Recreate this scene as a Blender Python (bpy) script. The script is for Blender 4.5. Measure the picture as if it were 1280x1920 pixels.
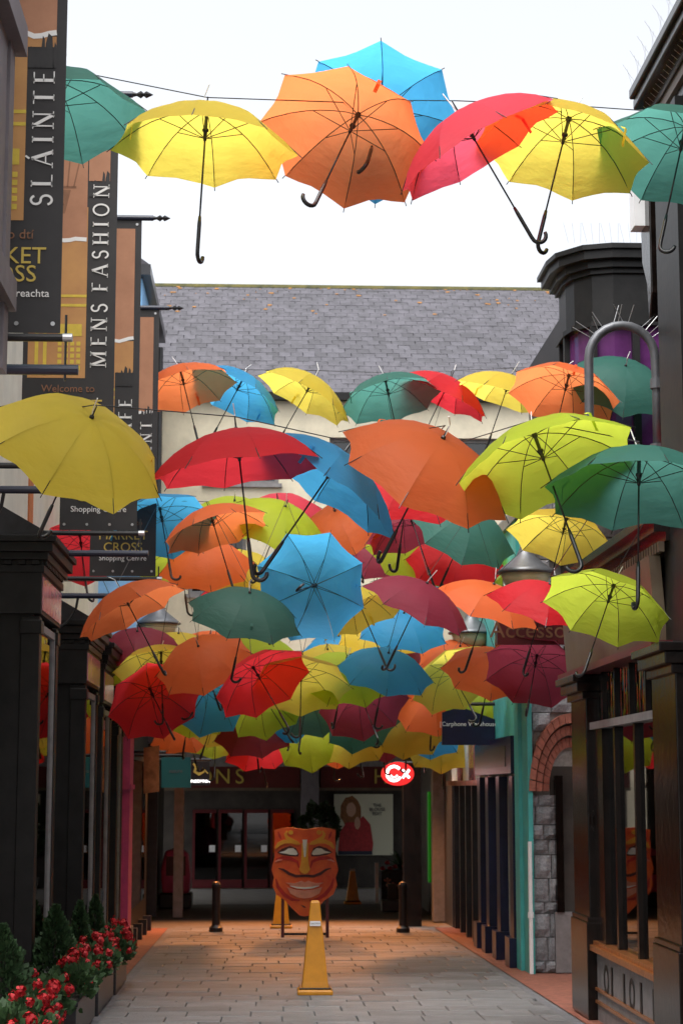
import bpy, bmesh, math, random
from mathutils import Vector, Matrix
R = math.radians
rnd = random.Random(7)
S = bpy.context.scene
for o in list(bpy.data.objects): bpy.data.objects.remove(o)
COL = S.collection

# ---------------------------------------------------------------- camera, sky, sun, exposure
FPX = 3500.0                                    # focal length in pixels of a 1280 x 1920 frame
TH = math.atan(517/FPX); PS = math.atan(145/FPX*math.cos(TH))
cd = bpy.data.cameras.new('camera'); cam = bpy.data.objects.new('camera', cd); COL.objects.link(cam)
cd.sensor_fit = 'VERTICAL'; cd.sensor_height = 36; cd.sensor_width = 24; cd.lens = FPX/1920*36
cd.clip_start = .1; cd.clip_end = 2000
cam.location = (0, 0, 1.62); cam.rotation_euler = (math.pi/2+TH, 0, -PS)
cd.dof.use_dof = True; cd.dof.focus_distance = 12.0; cd.dof.aperture_fstop = 6.3
S.camera = cam
W = bpy.data.worlds.new('World'); S.world = W; W.use_nodes = True
nt = W.node_tree; bg = nt.nodes['Background']
sky = nt.nodes.new('ShaderNodeTexSky'); sky.sky_type = 'NISHITA'; sky.sun_disc = False
SUN_EL, SUN_AZ = 68, 215
sky.sun_elevation = R(SUN_EL); sky.sun_rotation = R(SUN_AZ); sky.air_density = 1.0; sky.dust_density = 6.0; sky.ozone_density = 1
hs = nt.nodes.new('ShaderNodeHueSaturation'); hs.inputs['Saturation'].default_value = .22
nt.links.new(sky.outputs[0], hs.inputs['Color']); nt.links.new(hs.outputs[0], bg.inputs['Color'])
bg.inputs['Strength'].default_value = .15
sl = bpy.data.lights.new('sun', 'SUN'); sl.energy = .6; sl.angle = R(60); sl.color = (1, .97, .93)
sun = bpy.data.objects.new('sun', sl); COL.objects.link(sun)
az = R(SUN_AZ); sd = Vector((math.sin(az)*math.cos(R(SUN_EL)), math.cos(az)*math.cos(R(SUN_EL)), math.sin(R(SUN_EL))))
sun.rotation_euler = sd.to_track_quat('Z', 'Y').to_euler(); sun.location = (0, -5, 30)
S.view_settings.view_transform = 'Standard'; S.view_settings.look = 'None'; S.view_settings.gamma = 1
S.view_settings.exposure = 1.3
S.render.engine = 'CYCLES'

# ---------------------------------------------------------------- measuring helpers
cf = Vector((math.sin(PS)*math.cos(TH), math.cos(PS)*math.cos(TH), math.sin(TH)))
cr = Vector((math.cos(PS), -math.sin(PS), 0)); cu = cr.cross(cf)
C0 = Vector((0, 0, 1.62))
def at(px, py, d):
    v = cf+cr*((px-640)/FPX)-cu*((py-960)/FPX); return C0+v*(d/v.y)
def g(y): return -.0166*y                        # the lane falls gently away

# ---------------------------------------------------------------- materials
def mat(name, col, rough=.6, var=.0, scale=6., spec=.5, metal=0., bump=0., bscale=40., emit=None, estr=0., col2=None):
    m = bpy.data.materials.new(name); m.use_nodes = True; t = m.node_tree; b = t.nodes['Principled BSDF']
    b.inputs['Roughness'].default_value = rough; b.inputs['Metallic'].default_value = metal
    b.inputs['Specular IOR Level'].default_value = spec
    b.inputs['Base Color'].default_value = (*col, 1)
    if var or col2:
        tc = t.nodes.new('ShaderNodeTexCoord'); n = t.nodes.new('ShaderNodeTexNoise'); n.inputs['Scale'].default_value = scale
        n.inputs['Detail'].default_value = 6; n.inputs['Roughness'].default_value = .65
        t.links.new(tc.outputs['Object'], n.inputs['Vector'])
        mx = t.nodes.new('ShaderNodeMix'); mx.data_type = 'RGBA'
        c2 = col2 if col2 else tuple(max(0, c*(1-var)) for c in col); c1 = col if col2 else tuple(min(1, c*(1+var)) for c in col)
        mx.inputs[6].default_value = (*c1, 1); mx.inputs[7].default_value = (*c2, 1)
        rp = t.nodes.new('ShaderNodeValToRGB'); rp.color_ramp.elements[0].position = .35; rp.color_ramp.elements[1].position = .68
        t.links.new(n.outputs[0], rp.inputs[0]); t.links.new(rp.outputs[0], mx.inputs[0]); t.links.new(mx.outputs[2], b.inputs['Base Color'])
    if bump:
        tc2 = t.nodes.new('ShaderNodeTexCoord'); n2 = t.nodes.new('ShaderNodeTexNoise'); n2.inputs['Scale'].default_value = bscale; n2.inputs['Detail'].default_value = 5
        bp = t.nodes.new('ShaderNodeBump'); bp.inputs['Strength'].default_value = bump; bp.inputs['Distance'].default_value = .02
        t.links.new(tc2.outputs['Object'], n2.inputs['Vector']); t.links.new(n2.outputs[0], bp.inputs['Height']); t.links.new(bp.outputs[0], b.inputs['Normal'])
    if emit: b.inputs['Emission Color'].default_value = (*emit, 1); b.inputs['Emission Strength'].default_value = estr
    return m
def rand_tint(m, amt=.35):                       # every piece its own shade
    t = m.node_tree; b = t.nodes['Principled BSDF']; oi = t.nodes.new('ShaderNodeObjectInfo')
    mr = t.nodes.new('ShaderNodeMapRange'); mr.inputs[3].default_value = 1-amt; mr.inputs[4].default_value = 1+amt
    vm = t.nodes.new('ShaderNodeVectorMath'); vm.operation = 'SCALE'
    src = b.inputs['Base Color'].links[0].from_socket
    t.links.new(oi.outputs['Random'], mr.inputs[0]); t.links.new(src, vm.inputs[0]); t.links.new(mr.outputs[0], vm.inputs['Scale']); t.links.new(vm.outputs[0], b.inputs['Base Color'])
    return m
def fabric(name, col):
    m = bpy.data.materials.new(name); m.use_nodes = True; t = m.node_tree; t.nodes.clear()
    out = t.nodes.new('ShaderNodeOutputMaterial'); d = t.nodes.new('ShaderNodeBsdfPrincipled'); tr = t.nodes.new('ShaderNodeBsdfTranslucent')
    mix = t.nodes.new('ShaderNodeMixShader'); mix.inputs[0].default_value = .69
    tc = t.nodes.new('ShaderNodeTexCoord'); n = t.nodes.new('ShaderNodeTexNoise'); n.inputs['Scale'].default_value = 5; n.inputs['Detail'].default_value = 4
    t.links.new(tc.outputs['Object'], n.inputs['Vector'])
    mx = t.nodes.new('ShaderNodeMix'); mx.data_type = 'RGBA'
    mx.inputs[6].default_value = (*[c*.9 for c in col], 1); mx.inputs[7].default_value = (*[min(1, c*1.06) for c in col], 1)
    t.links.new(n.outputs[0], mx.inputs[0])
    oi = t.nodes.new('ShaderNodeObjectInfo'); hv = t.nodes.new('ShaderNodeHueSaturation'); mr = t.nodes.new('ShaderNodeMapRange'); mr.inputs[3].default_value = .86; mr.inputs[4].default_value = 1.06
    t.links.new(oi.outputs['Random'], mr.inputs[0]); t.links.new(mr.outputs[0], hv.inputs['Value']); t.links.new(mx.outputs[2], hv.inputs['Color'])
    t.links.new(hv.outputs[0], d.inputs['Base Color']); 
    gm = t.nodes.new('ShaderNodeGamma'); gm.inputs[1].default_value = .86; t.links.new(hv.outputs[0], gm.inputs[0]); t.links.new(gm.outputs[0], tr.inputs['Color'])
    d.inputs['Roughness'].default_value = .55; d.inputs['Specular IOR Level'].default_value = .35
    n2 = t.nodes.new('ShaderNodeTexNoise'); n2.inputs['Scale'].default_value = 7; n2.inputs['Detail'].default_value = 3
    mp = t.nodes.new('ShaderNodeMapping'); mp.inputs['Scale'].default_value = (1, 1, 3); t.links.new(tc.outputs['Object'], mp.inputs[0]); t.links.new(mp.outputs[0], n2.inputs['Vector'])
    bp = t.nodes.new('ShaderNodeBump'); bp.inputs['Strength'].default_value = .4; bp.inputs['Distance'].default_value = .02
    t.links.new(n2.outputs[0], bp.inputs['Height']); t.links.new(bp.outputs[0], d.inputs['Normal']); t.links.new(bp.outputs[0], tr.inputs['Normal'])
    t.links.new(d.outputs[0], mix.inputs[1]); t.links.new(tr.outputs[0], mix.inputs[2]); t.links.new(mix.outputs[0], out.inputs[0])
    return m
def glass(name, tint=(.6, .62, .62), wavy=0.):
    m = bpy.data.materials.new(name); m.use_nodes = True; t = m.node_tree; t.nodes.clear()
    out = t.nodes.new('ShaderNodeOutputMaterial'); tr = t.nodes.new('ShaderNodeBsdfTransparent'); gl = t.nodes.new('ShaderNodeBsdfGlossy')
    tr.inputs[0].default_value = (*tint, 1); gl.inputs['Roughness'].default_value = .015; gl.inputs[0].default_value = (.95, .95, .95, 1)
    fr = t.nodes.new('ShaderNodeFresnel'); fr.inputs[0].default_value = 1.7; mix = t.nodes.new('ShaderNodeMixShader')
    if wavy:
        tc = t.nodes.new('ShaderNodeTexCoord'); n = t.nodes.new('ShaderNodeTexNoise'); n.inputs['Scale'].default_value = 5; n.inputs['Detail'].default_value = 1
        mp = t.nodes.new('ShaderNodeMapping'); mp.inputs['Scale'].default_value = (1, 2.2, .6); t.links.new(tc.outputs['Object'], mp.inputs[0]); t.links.new(mp.outputs[0], n.inputs['Vector'])
        bp = t.nodes.new('ShaderNodeBump'); bp.inputs['Strength'].default_value = wavy; bp.inputs['Distance'].default_value = .05
        t.links.new(n.outputs[0], bp.inputs['Height']); t.links.new(bp.outputs[0], gl.inputs['Normal'])
    t.links.new(fr.outputs[0], mix.inputs[0]); t.links.new(tr.outputs[0], mix.inputs[1]); t.links.new(gl.outputs[0], mix.inputs[2]); t.links.new(mix.outputs[0], out.inputs[0])
    return m

M = dict(
 black=mat('black_paint', (.008, .0075, .007), .42, .5, 5, spec=.3, bump=.06, bscale=18),
 brownblack=mat('brown_black_gloss', (.008, .005, .004), .2, .5, 7, spec=.32, bump=.10, bscale=14),
 grey_trim=mat('grey_paint', (.2, .19, .19), .5, .2, 9),
 charcoal=mat('charcoal_paint', (.022, .022, .025), .32, .35, 6),
 purplegrey=mat('purple_grey_render', (.16, .14, .15), .7, .15, 5, bump=.1),
 cream=mat('cream_render', (.62, .56, .42), .85, .12, 3, bump=.12, bscale=30),
 cream2=mat('pale_cream_render', (.66, .63, .53), .85, .1, 3, bump=.12, bscale=30),
 blue_wall=mat('light_blue_render', (.22, .45, .75), .8, .1, 3),
 teal=mat('teal_paint', (.07, .42, .40), .55, .12, 4, bump=.06),
 navy=mat('navy_paint', (.006, .009, .035), .3, .3, 6),
 pink=mat('pink_paint', (.55, .06, .2), .5, .15, 5),
 dkred=mat('dark_red_paint', (.10, .009, .013), .35, .2, 5),
 orange_strip=mat('orange_render', (.5, .16, .05), .8, .2, 6),
 slate=rand_tint(mat('slate', (.075, .072, .086), .7, 0, 9, bump=.3, bscale=25, col2=(.04, .039, .047)), .3),
 slatefield=mat('slate_field', (.085, .081, .097), .7, 0, 4.5, bump=.3, bscale=25, col2=(.036, .035, .042)),
 lichen=mat('moss_lichen', (.13, .11, .03), .95, 0, 5, col2=(.05, .055, .025)),
 lichen_o=mat('orange_lichen', (.26, .12, .03), .95, .3, 30),
 stone=rand_tint(mat('grey_limestone', (.36, .365, .38), .9, 0, 9, bump=.6, bscale=14, col2=(.2, .2, .215)), .25),
 mortar=mat('mortar', (.3, .29, .27), .95, .2, 20),
 archbrick=mat('red_arch_brick', (.36, .13, .09), .85, .25, 14, bump=.25, bscale=40),
 slab=rand_tint(mat('paving_slab', (.165, .168, .168), .6, 0, 3, bump=.3, bscale=45, col2=(.115, .118, .12)), .22),
 joint=mat('paving_bed', (.075, .074, .072), .9, .25, 14),
 brick=mat('paving_brick', (.23, .085, .055), .75, .3, 12, bump=.3, bscale=30),
 asphalt=mat('dark_paving', (.12, .115, .11), .7, .25, 8, bump=.2),
 kerb=mat('kerb_stone', (.14, .145, .155), .7, .25, 12, bump=.3),
 metal=mat('grey_metal', (.12, .125, .135), .42, .15, 8, metal=.4),
 darkmetal=mat('black_metal', (.012, .012, .013), .38, .3, 10),
 navypole=mat('navy_pole', (.015, .02, .04), .35),
 steel=mat('bare_steel', (.55, .55, .55), .35, metal=.9),
 white=mat('white_paint', (.78, .78, .78), .5, .05, 6),
 offwhite=mat('white_print', (.74, .73, .70), .6),
 tie=mat('white_nylon', (.8, .8, .8), .4),
 handle=mat('black_plastic', (.01, .01, .011), .3),
 shaft=mat('black_lacquer', (.012, .012, .012), .3, metal=.3),
 banner_black=mat('banner_black', (.022, .02, .02), .6, .25, 3, bump=.05, bscale=6),
 tan=mat('banner_tan', (.52, .27, .09), .7, 0, 2.4, col2=(.40, .19, .07)),
 terra=mat('banner_terracotta', (.42, .20, .11), .7, 0, 3.5, col2=(.33, .15, .08)),
 tandark=mat('banner_brown_print', (.22, .10, .05), .7, .2, 9),
 gold=mat('gold_print', (.52, .38, .07), .6),
 goldyellow=mat('yellow_print', (.60, .44, .05), .6, .1, 20),
 cone=mat('cone_yellow_plastic', (.56, .23, .006), .45, .12, 6, bump=.06),
 glass=glass('window_glass'), wavy=glass('leaded_glass', wavy=.55), dimglass=glass('dark_glass', (.25, .26, .27)),
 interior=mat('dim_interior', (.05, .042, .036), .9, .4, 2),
 leaf=mat('conifer_leaf', (.022, .055, .016), .7, .5, 30), leaf2=mat('geranium_leaf', (.03, .07, .02), .65, .45, 25),
 petal=mat('red_petal', (.40, .005, .010), .6, .4, 40), soil=mat('soil', (.03, .022, .016), .95),
 purple=mat('purple_blind', (.12, .03, .13), .6, .25, 2),
 lampglass=mat('cream_lamp_glass', (.50, .44, .27), .35, .12, 5),
 maroonfascia=mat('maroon_fascia', (.11, .014, .014), .4, .2, 4),
 poster=mat('poster_paper', (.62, .62, .48), .6), hair=mat('print_brown', (.22, .09, .03), .7, .35, 20), skin=mat('print_skin', (.55, .32, .22), .7), blouse=mat('print_red', (.35, .025, .03), .7, .3, 14), dkblue=mat('print_dark_blue', (.02, .025, .05), .7),
 signteal=mat('sign_teal', (.02, .16, .17), .5), red=mat('sign_red', (.65, .012, .015), .4, emit=(.9, .03, .03), estr=.35),
 litwhite=mat('lit_white', (.8, .8, .8), .5, emit=(1, .97, .95), estr=1.6), litgreen=mat('lit_green', (.05, .6, .25), .5, emit=(.05, .9, .35), estr=1.8),
 neongreen=mat('green_tube', (.02, .16, .02), .5, emit=(.02, .6, .02), estr=.05), litorange=mat('lit_amber', (.8, .4, .1), .5, emit=(1, .35, .08), estr=14),
 fascia_cream=mat('aged_cream_sign', (.13, .10, .066), .4, 0, 2.2, col2=(.085, .05, .03)),
 copper=mat('copper_panel', (.35, .13, .05), .3, .4, 6, metal=.7), pinkglass=mat('pink_panel', (.5, .22, .24), .15, .3, 4),
 m_orange=mat('mask_orange', (.80, .15, .02), .45, 0, 3.2, col2=(.62, .05, .012)), m_yellow=mat('mask_yellow', (.74, .38, .03), .5, 0, 6, col2=(.66, .25, .02)), m_dark=mat('mask_dark', (.07, .012, .01), .5, .3, 10),
 m_white=mat('mask_white', (.70, .68, .64), .5, .1, 10), m_lip=mat('mask_lip', (.66, .26, .17), .5, .2, 8), m_red=mat('mask_red', (.45, .02, .012), .5, .25, 8),
)
FAB = {k: fabric(k+'_canopy_fabric', c) for k, c in dict(
 yellow=(.88, .70, .08), orange=(1.0, .215, .06), blue=(.06, .43, .82), red=(.95, .035, .05), maroon=(.34, .04, .075), green=(.065, .24, .195), lime=(.60, .74, .05), pink=(.96, .08, .13), darkgreen=(.06, .17, .13)).items()}

# ---------------------------------------------------------------- mesh helpers
class MB:
    def __init__(s): s.v = []; s.f = []
    def add(s, vs, fs):
        o = len(s.v); s.v += [tuple(v) for v in vs]; s.f += [tuple(o+i for i in f) for f in fs]; return s
    def box(s, x0, x1, y0, y1, z0, z1):
        return s.add([(x, y, z) for z in (z0, z1) for y in (y0, y1) for x in (x0, x1)],
                     [(0, 2, 3, 1), (4, 5, 7, 6), (0, 1, 5, 4), (1, 3, 7, 5), (3, 2, 6, 7), (2, 0, 4, 6)])
    def prism(s, pts, y0, y1):                   # outline in x-z, extruded along y (front at y0)
        n = len(pts); a = sum(pts[i][0]*pts[(i+1) % n][1]-pts[(i+1) % n][0]*pts[i][1] for i in range(n))
        if a < 0: pts = pts[::-1]
        return s.add([(x, y0, z) for x, z in pts]+[(x, y1, z) for x, z in pts],
                     [tuple(range(n)), tuple(range(2*n-1, n-1, -1))]+[(i, i+n, (i+1) % n+n, (i+1) % n) for i in range(n)])
    def prof(s, pts, y0, y1): return s.prism(pts, y0, y1)
    def profx(s, pts, x0, x1):                   # outline in y-z, extruded along x
        n = len(pts); a = sum(pts[i][0]*pts[(i+1) % n][1]-pts[(i+1) % n][0]*pts[i][1] for i in range(n))
        if a < 0: pts = pts[::-1]
        return s.add([(x1, y, z) for y, z in pts]+[(x0, y, z) for y, z in pts],
                     [tuple(range(n)), tuple(range(2*n-1, n-1, -1))]+[(i, i+n, (i+1) % n+n, (i+1) % n) for i in range(n)])
    def ribbon(s, pts, w, y0, y1):               # a stroke in x-z of width w (number or list)
        n = len(pts); L = []; Rr = []
        for i, p in enumerate(pts):
            a = Vector(pts[max(i-1, 0)]); b = Vector(pts[min(i+1, n-1)]); t = (b-a).normalized(); nn = Vector((-t.y, t.x))
            ww = (w[i] if isinstance(w, (list, tuple)) else w)/2
            L.append(tuple(Vector(p)+nn*ww)); Rr.append(tuple(Vector(p)-nn*ww))
        for i in range(n-1): s.prism([L[i], L[i+1], Rr[i+1], Rr[i]], y0, y1)
        return s
    def tube(s, pts, r, n=8, cap=True):
        pts = [Vector(p) for p in pts]; o = len(s.v); ref = None
        for i, p in enumerate(pts):
            t = (pts[min(i+1, len(pts)-1)]-pts[max(i-1, 0)]).normalized()
            if ref is None: ref = Vector((1, 0, 0)) if abs(t.x) < .8 else Vector((0, 1, 0))
            u = (ref-t*ref.dot(t)).normalized(); ref = u; w = t.cross(u); rr = r[i] if isinstance(r, (list, tuple)) else r
            for k in range(n):
                a = 2*math.pi*k/n; s.v.append(tuple(p+u*math.cos(a)*rr+w*math.sin(a)*rr))
        for i in range(len(pts)-1):
            for k in range(n): s.f.append((o+i*n+k, o+i*n+(k+1) % n, o+(i+1)*n+(k+1) % n, o+(i+1)*n+k))
        if cap: s.f.append(tuple(o+k for k in range(n))[::-1]); s.f.append(tuple(o+(len(pts)-1)*n+k for k in range(n)))
        return s
    def lathe(s, prof, n=20, c=(0, 0, 0)):       # (radius, z) from bottom to top
        o = len(s.v)
        for r_, z in prof:
            for k in range(n):
                a = 2*math.pi*k/n; s.v.append((c[0]+r_*math.cos(a), c[1]+r_*math.sin(a), c[2]+z))
        for i in range(len(prof)-1):
            for k in range(n): s.f.append((o+i*n+k, o+i*n+(k+1) % n, o+(i+1)*n+(k+1) % n, o+(i+1)*n+k))
        s.f.append(tuple(o+k for k in range(n))[::-1]); s.f.append(tuple(o+(len(prof)-1)*n+k for k in range(n)))
        return s
    def mesh(s, name, m=None, smooth=False):
        me = bpy.data.meshes.new(name); me.from_pydata(s.v, [], s.f); me.update()
        if m: me.materials.append(m)
        if smooth:
            for p in me.polygons: p.use_smooth = True
        return me
    def build(s, name, m, parent=None, loc=(0, 0, 0), smooth=False, bevel=0, **tg):
        me = s.mesh(name, m, smooth); o = link(name, me, parent, loc)
        if bevel:
            b = o.modifiers.new('bevel', 'BEVEL'); b.width = bevel; b.segments = 2; b.limit_method = 'ANGLE'
        if tg: tag(o, **tg)
        return o
def link(name, data, parent=None, loc=(0, 0, 0), rot=None):
    o = bpy.data.objects.new(name, data); COL.objects.link(o); o.location = loc
    if rot: o.rotation_euler = rot
    if parent: o.parent = parent
    return o
def tag(o, label=None, cat=None, group=None, kind=None):
    for k, v in (('label', label), ('category', cat), ('group', group), ('kind', kind)):
        if v: o[k] = v
    return o
def inv(p): return Matrix.Translation(-p.location) if p.data is None else Matrix.Identity(4)   # parts are measured in world space
def adopt(o, p): o.parent = p; o.matrix_parent_inverse = inv(p); return o
def thing(name, label, cat, loc=(0, 0, 0), group=None): return tag(link(name, None, None, loc), label, cat, group)
def text_mesh(s, size, m, ext=.002):
    cu_ = bpy.data.curves.new('t', 'FONT'); cu_.body = s; cu_.size = size; cu_.align_x = 'CENTER'; cu_.align_y = 'CENTER'; cu_.extrude = ext
    cu_.resolution_u = 3
    o = bpy.data.objects.new('t', cu_); COL.objects.link(o); bpy.context.view_layer.update()
    me = bpy.data.meshes.new_from_object(o.evaluated_get(bpy.context.evaluated_depsgraph_get())); bpy.data.objects.remove(o)
    me.materials.clear(); me.materials.append(m); return me
FRONT = (math.pi/2, 0, 0)                        # lettering that faces the camera side (-y)

# serif capitals for the banners, drawn as strokes
def arc(cx, cy, rx, ry, a0, a1, n=14): return [(cx+rx*math.cos(R(a0+(a1-a0)*i/n)), cy+ry*math.sin(R(a0+(a1-a0)*i/n))) for i in range(n+1)]
GLY = {'I': (.36, [('v', .18)]), 'L': (.62, [('v', .16), ('h', .1, .6, .03)]), 'T': (.7, [('v', .35), ('h', .03, .67, .97)]),
 'E': (.62, [('v', .16), ('h', .1, .56, .97), ('h', .1, .46, .52), ('h', .1, .6, .03)]), 'F': (.6, [('v', .16), ('h', .1, .56, .97), ('h', .1, .46, .5)]),
 'H': (.84, [('v', .16), ('v', .68), ('h', .16, .68, .52)]), 'N': (.86, [('t', .15), ('t', .72), ('d', (.13, 1), (.72, 0), .15)]),
 'M': (1.04, [('t', .14), ('v', .88), ('d', (.14, 1), (.5, .05), .15), ('d', (.5, .05), (.88, 1), .06)]),
 'A': (.84, [('d', (.1, 0), (.42, 1), .06), ('d', (.42, 1), (.76, 0), .16), ('h', .22, .62, .34), ('s', .1), ('s', .74)]),
 'O': (.9, [('c', arc(.44, .5, .36, .48, 0, 360, 28))]), 'S': (.58, [('c', arc(.29, .75, .2, .23, 20, 265)+arc(.29, .27, .22, .26, 85, -165))]),
 'C': (.8, [('c', arc(.46, .5, .38, .48, 45, 315, 22))])}
def serif_word(word, h, m, parent, name, x, z, y):
    for wd in word.split():
        z += serif_one(wd, h, m, parent, name, x, z, y)+.45*h
def serif_one(word, h, m, parent, name, x, z, y):      # reads upwards, centred at x, starting at z
    mb = MB(); cur = 0
    def T(p): return (x-(p[1]-.5)*h, z+(cur+p[0])*h)
    for ch in word:
        if ch == ' ': cur += .45; continue
        acc = ch == 'Á'; w, st = GLY['A' if acc else ch]
        def line(a, b, wd): mb.ribbon([T(a), T(b)], wd*h, y-.003, y)
        for q in st:
            if q[0] in 'vt':
                line((q[1], 0), (q[1], 1), .15 if q[0] == 'v' else .07)
                for e in (.02, .98): line((q[1]-.15, e), (q[1]+.15, e), .045)
            elif q[0] == 'h': line((q[1], q[3]), (q[2], q[3]), .055)
            elif q[0] == 'd': line(q[1], q[2], q[3])
            elif q[0] == 's': line((q[1]-.13, .02), (q[1]+.13, .02), .045)
            elif q[0] == 'c': mb.ribbon([T(p) for p in q[1]], .11*h, y-.003, y)
        if acc: line((.42, 1.1), (.56, 1.28), .09)
        cur += w+.34
    mb.build(name, M['offwhite'], parent); return cur*h

# ================================================================ GROUND
PX0, PX1 = -1.34, 2.5
def sheet(name, x0, x1, y0, y1, m, dz, kind='structure', n=1):
    return MB().add([(x0, y0, g(y0)+dz), (x1, y0, g(y0)+dz), (x1, y1, g(y1)+dz), (x0, y1, g(y1)+dz)], [(0, 1, 2, 3)]).build(name, m, kind=kind)
sheet('ground', -400, 400, -20, 900, M['asphalt'], -.09)
pav = sheet('pavement', PX0, PX1, 3, 29.0, M['joint'], -.022)
slab_meshes = {}
def slab(w, l):
    k = (round(w, 2), round(l, 2))
    if k not in slab_meshes:
        b = MB(); e = .006; b.add([(-w/2, -l/2, -.05), (w/2, -l/2, -.05), (w/2, l/2, -.05), (-w/2, l/2, -.05), (-w/2, -l/2, -e), (w/2, -l/2, -e), (w/2, l/2, -e), (-w/2, l/2, -e),
              (-w/2+e, -l/2+e, 0), (w/2-e, -l/2+e, 0), (w/2-e, l/2-e, 0), (-w/2+e, l/2-e, 0)],
              [(0, 1, 5, 4), (1, 2, 6, 5), (2, 3, 7, 6), (3, 0, 4, 7), (4, 5, 9, 8), (5, 6, 10, 9), (6, 7, 11, 10), (7, 4, 8, 11), (8, 9, 10, 11)])
        slab_meshes[k] = b.mesh('slab', M['slab'])
    return slab_meshes[k]
y = 8.0; row = 0; tl = math.atan(.0166); near = MB(); nsl = 0
while y < 28.95:
    l = .42 if row % 8 else .16
    x = PX0-(.24 if row % 2 else 0)-rnd.choice([0, .06, .1])
    while x < PX1-.02:
        w = rnd.choice([.46, .5, .54, .62]); a = max(x, PX0); b = min(x+w, PX1)
        if b-a > .08:
            zz = g(y+l/2)+rnd.uniform(-.004, .002)
            if y > 14.2 and nsl < 299: link('slab', slab(b-a-.008, l-.01), pav, ((a+b)/2, y+l/2, zz), (-tl+rnd.uniform(-.005, .005), rnd.uniform(-.004, .004), 0)); nsl += 1
            else: near.box(a+.009, b-.009, y+.009, y+l-.009, zz-.05, zz)
        x += w
    y += l; row += 1
o = near.build('slabs', M['slab'], pav, kind='stuff')
# brick margins and dark kerb channel
for (a, b) in ((-2.6, PX0-.1), (PX1+.1, 6.5)): sheet('brick_paving', a, b, 3, 29.0, M['brick'], -.004)
for (a, b) in ((PX0-.1, PX0), (PX1, PX1+.1)): sheet('channel_kerb', a, b, 3, 29.0, M['kerb'], -.012)
sheet('passage_floor', -3.2, 4.2, 29.0, 37, M['asphalt'], -.012)
sheet('cross_street', -14, 16, 37, 45.2, mat('pale_paving', (.26, .25, .24), .6, .2, 4, bump=.15), -.004)

# ================================================================ UMBRELLAS
UR, UD, UL = .55, .265, .92
def zr(r): return -UD*(.75*(r/UR)**2+.25*(r/UR)**4)
def canopy_mesh(seed):
    q = random.Random(seed); mb = MB(); NP, NR = 5, 7; N = 8*NP
    amp = [q.uniform(-.02, .02) for _ in range(8)]; mb.v.append((0, 0, 0))
    for i in range(1, NR+1):
        r = UR*i/NR
        for k in range(N):
            p, s = divmod(k, NP); phi = (s/NP-.5)*math.pi/4; a = p*math.pi/4+s/NP*math.pi/4
            fac = math.cos(math.pi/8)/math.cos(phi); bul = 1-abs(s/NP-.5)*2
            rr = r*fac*(1-.055*(i/NR)**5*bul) if s else r
            zz = zr(r)+(.02*bul*(i/NR)+amp[p]*bul*(i/NR)**2+q.uniform(-.004, .004)*(i/NR) if s else 0)
            mb.v.append((rr*math.cos(a), rr*math.sin(a), zz))
    for k in range(N): mb.f.append((0, 1+k, 1+(k+1) % N))
    for i in range(NR-1):
        for k in range(N): mb.f.append((1+i*N+k, 1+(i+1)*N+k, 1+(i+1)*N+(k+1) % N, 1+i*N+(k+1) % N))
    me = mb.mesh('canopy', FAB['yellow'], True)
    for e in me.edges:
        ks = [(v-1) % N if v else None for v in e.vertices]
        if all(k is None or k % NP == 0 for k in ks) and (None in ks or ks[0] == ks[1]): e.use_edge_sharp = True
    return me
CAN = [canopy_mesh(i) for i in range(5)]
ribm = MB().tube([(.012, 0, -.012)]+[(UR*i/7, 0, zr(UR*i/7)-.006) for i in range(1, 7)]+[(UR+.022, 0, zr(UR)-.012)], .0028, 5).mesh('rib', M['shaft'])
strm = MB().tube([(.014, 0, -.17), (.27, 0, zr(.27)-.012)], .0026, 5).mesh('stretcher', M['shaft'])
shaftm = MB().tube([(0, 0, 0), (0, 0, -.70)], .0055, 8).mesh('shaft', M['shaft'], True)
runm = MB().lathe([(.009, -.19), (.012, -.17), (.012, -.135), (.02, -.13), (.02, -.118), (.011, -.115), (.011, -.03), (.018, -.025), (.018, -.01)], 10).mesh('runner', M['handle'], True)
hk = [(0, 0, -.655), (0, 0, -.70), (0, 0, -.80), (0, 0, -.86)]+[(.045-.045*math.cos(R(a)), 0, -.87-.045*math.sin(R(a))) for a in range(20, 200, 20)]
handm = MB().tube(hk, [.009, .0125, .0125]+[.0125]*(len(hk)-4)+[.011], 8).mesh('handle', M['handle'], True)
fermm = MB().tube([(0, 0, -.004), (0, 0, .012), (0, 0, .02), (0, 0, .085)], [.016, .014, .006, .004], 8).mesh('ferrule', M['handle'])
tiem = [MB().tube([(0, .004, .02), (.012*s, .006, .05), (.03*s, .004, .10), (.02*s+.03*t, 0, .16)], .0036, 5).mesh('cable_tie', M['tie']) for s, t in ((1, 1), (-1, -1), (1, -1), (.2, 2))]
strapm = {}
def strap_mesh(c):
    if c not in strapm:
        strapm[c] = MB().add([(.40, -.012, -.13), (.40, .012, -.13), (.435, .012, -.145), (.435, -.012, -.145), (.44, -.011, -.27), (.44, .011, -.27)],
                             [(0, 1, 2, 3), (3, 2, 5, 4)]).mesh('closing_strap', FAB[c])
    return strapm[c]
UMB = []
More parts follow.
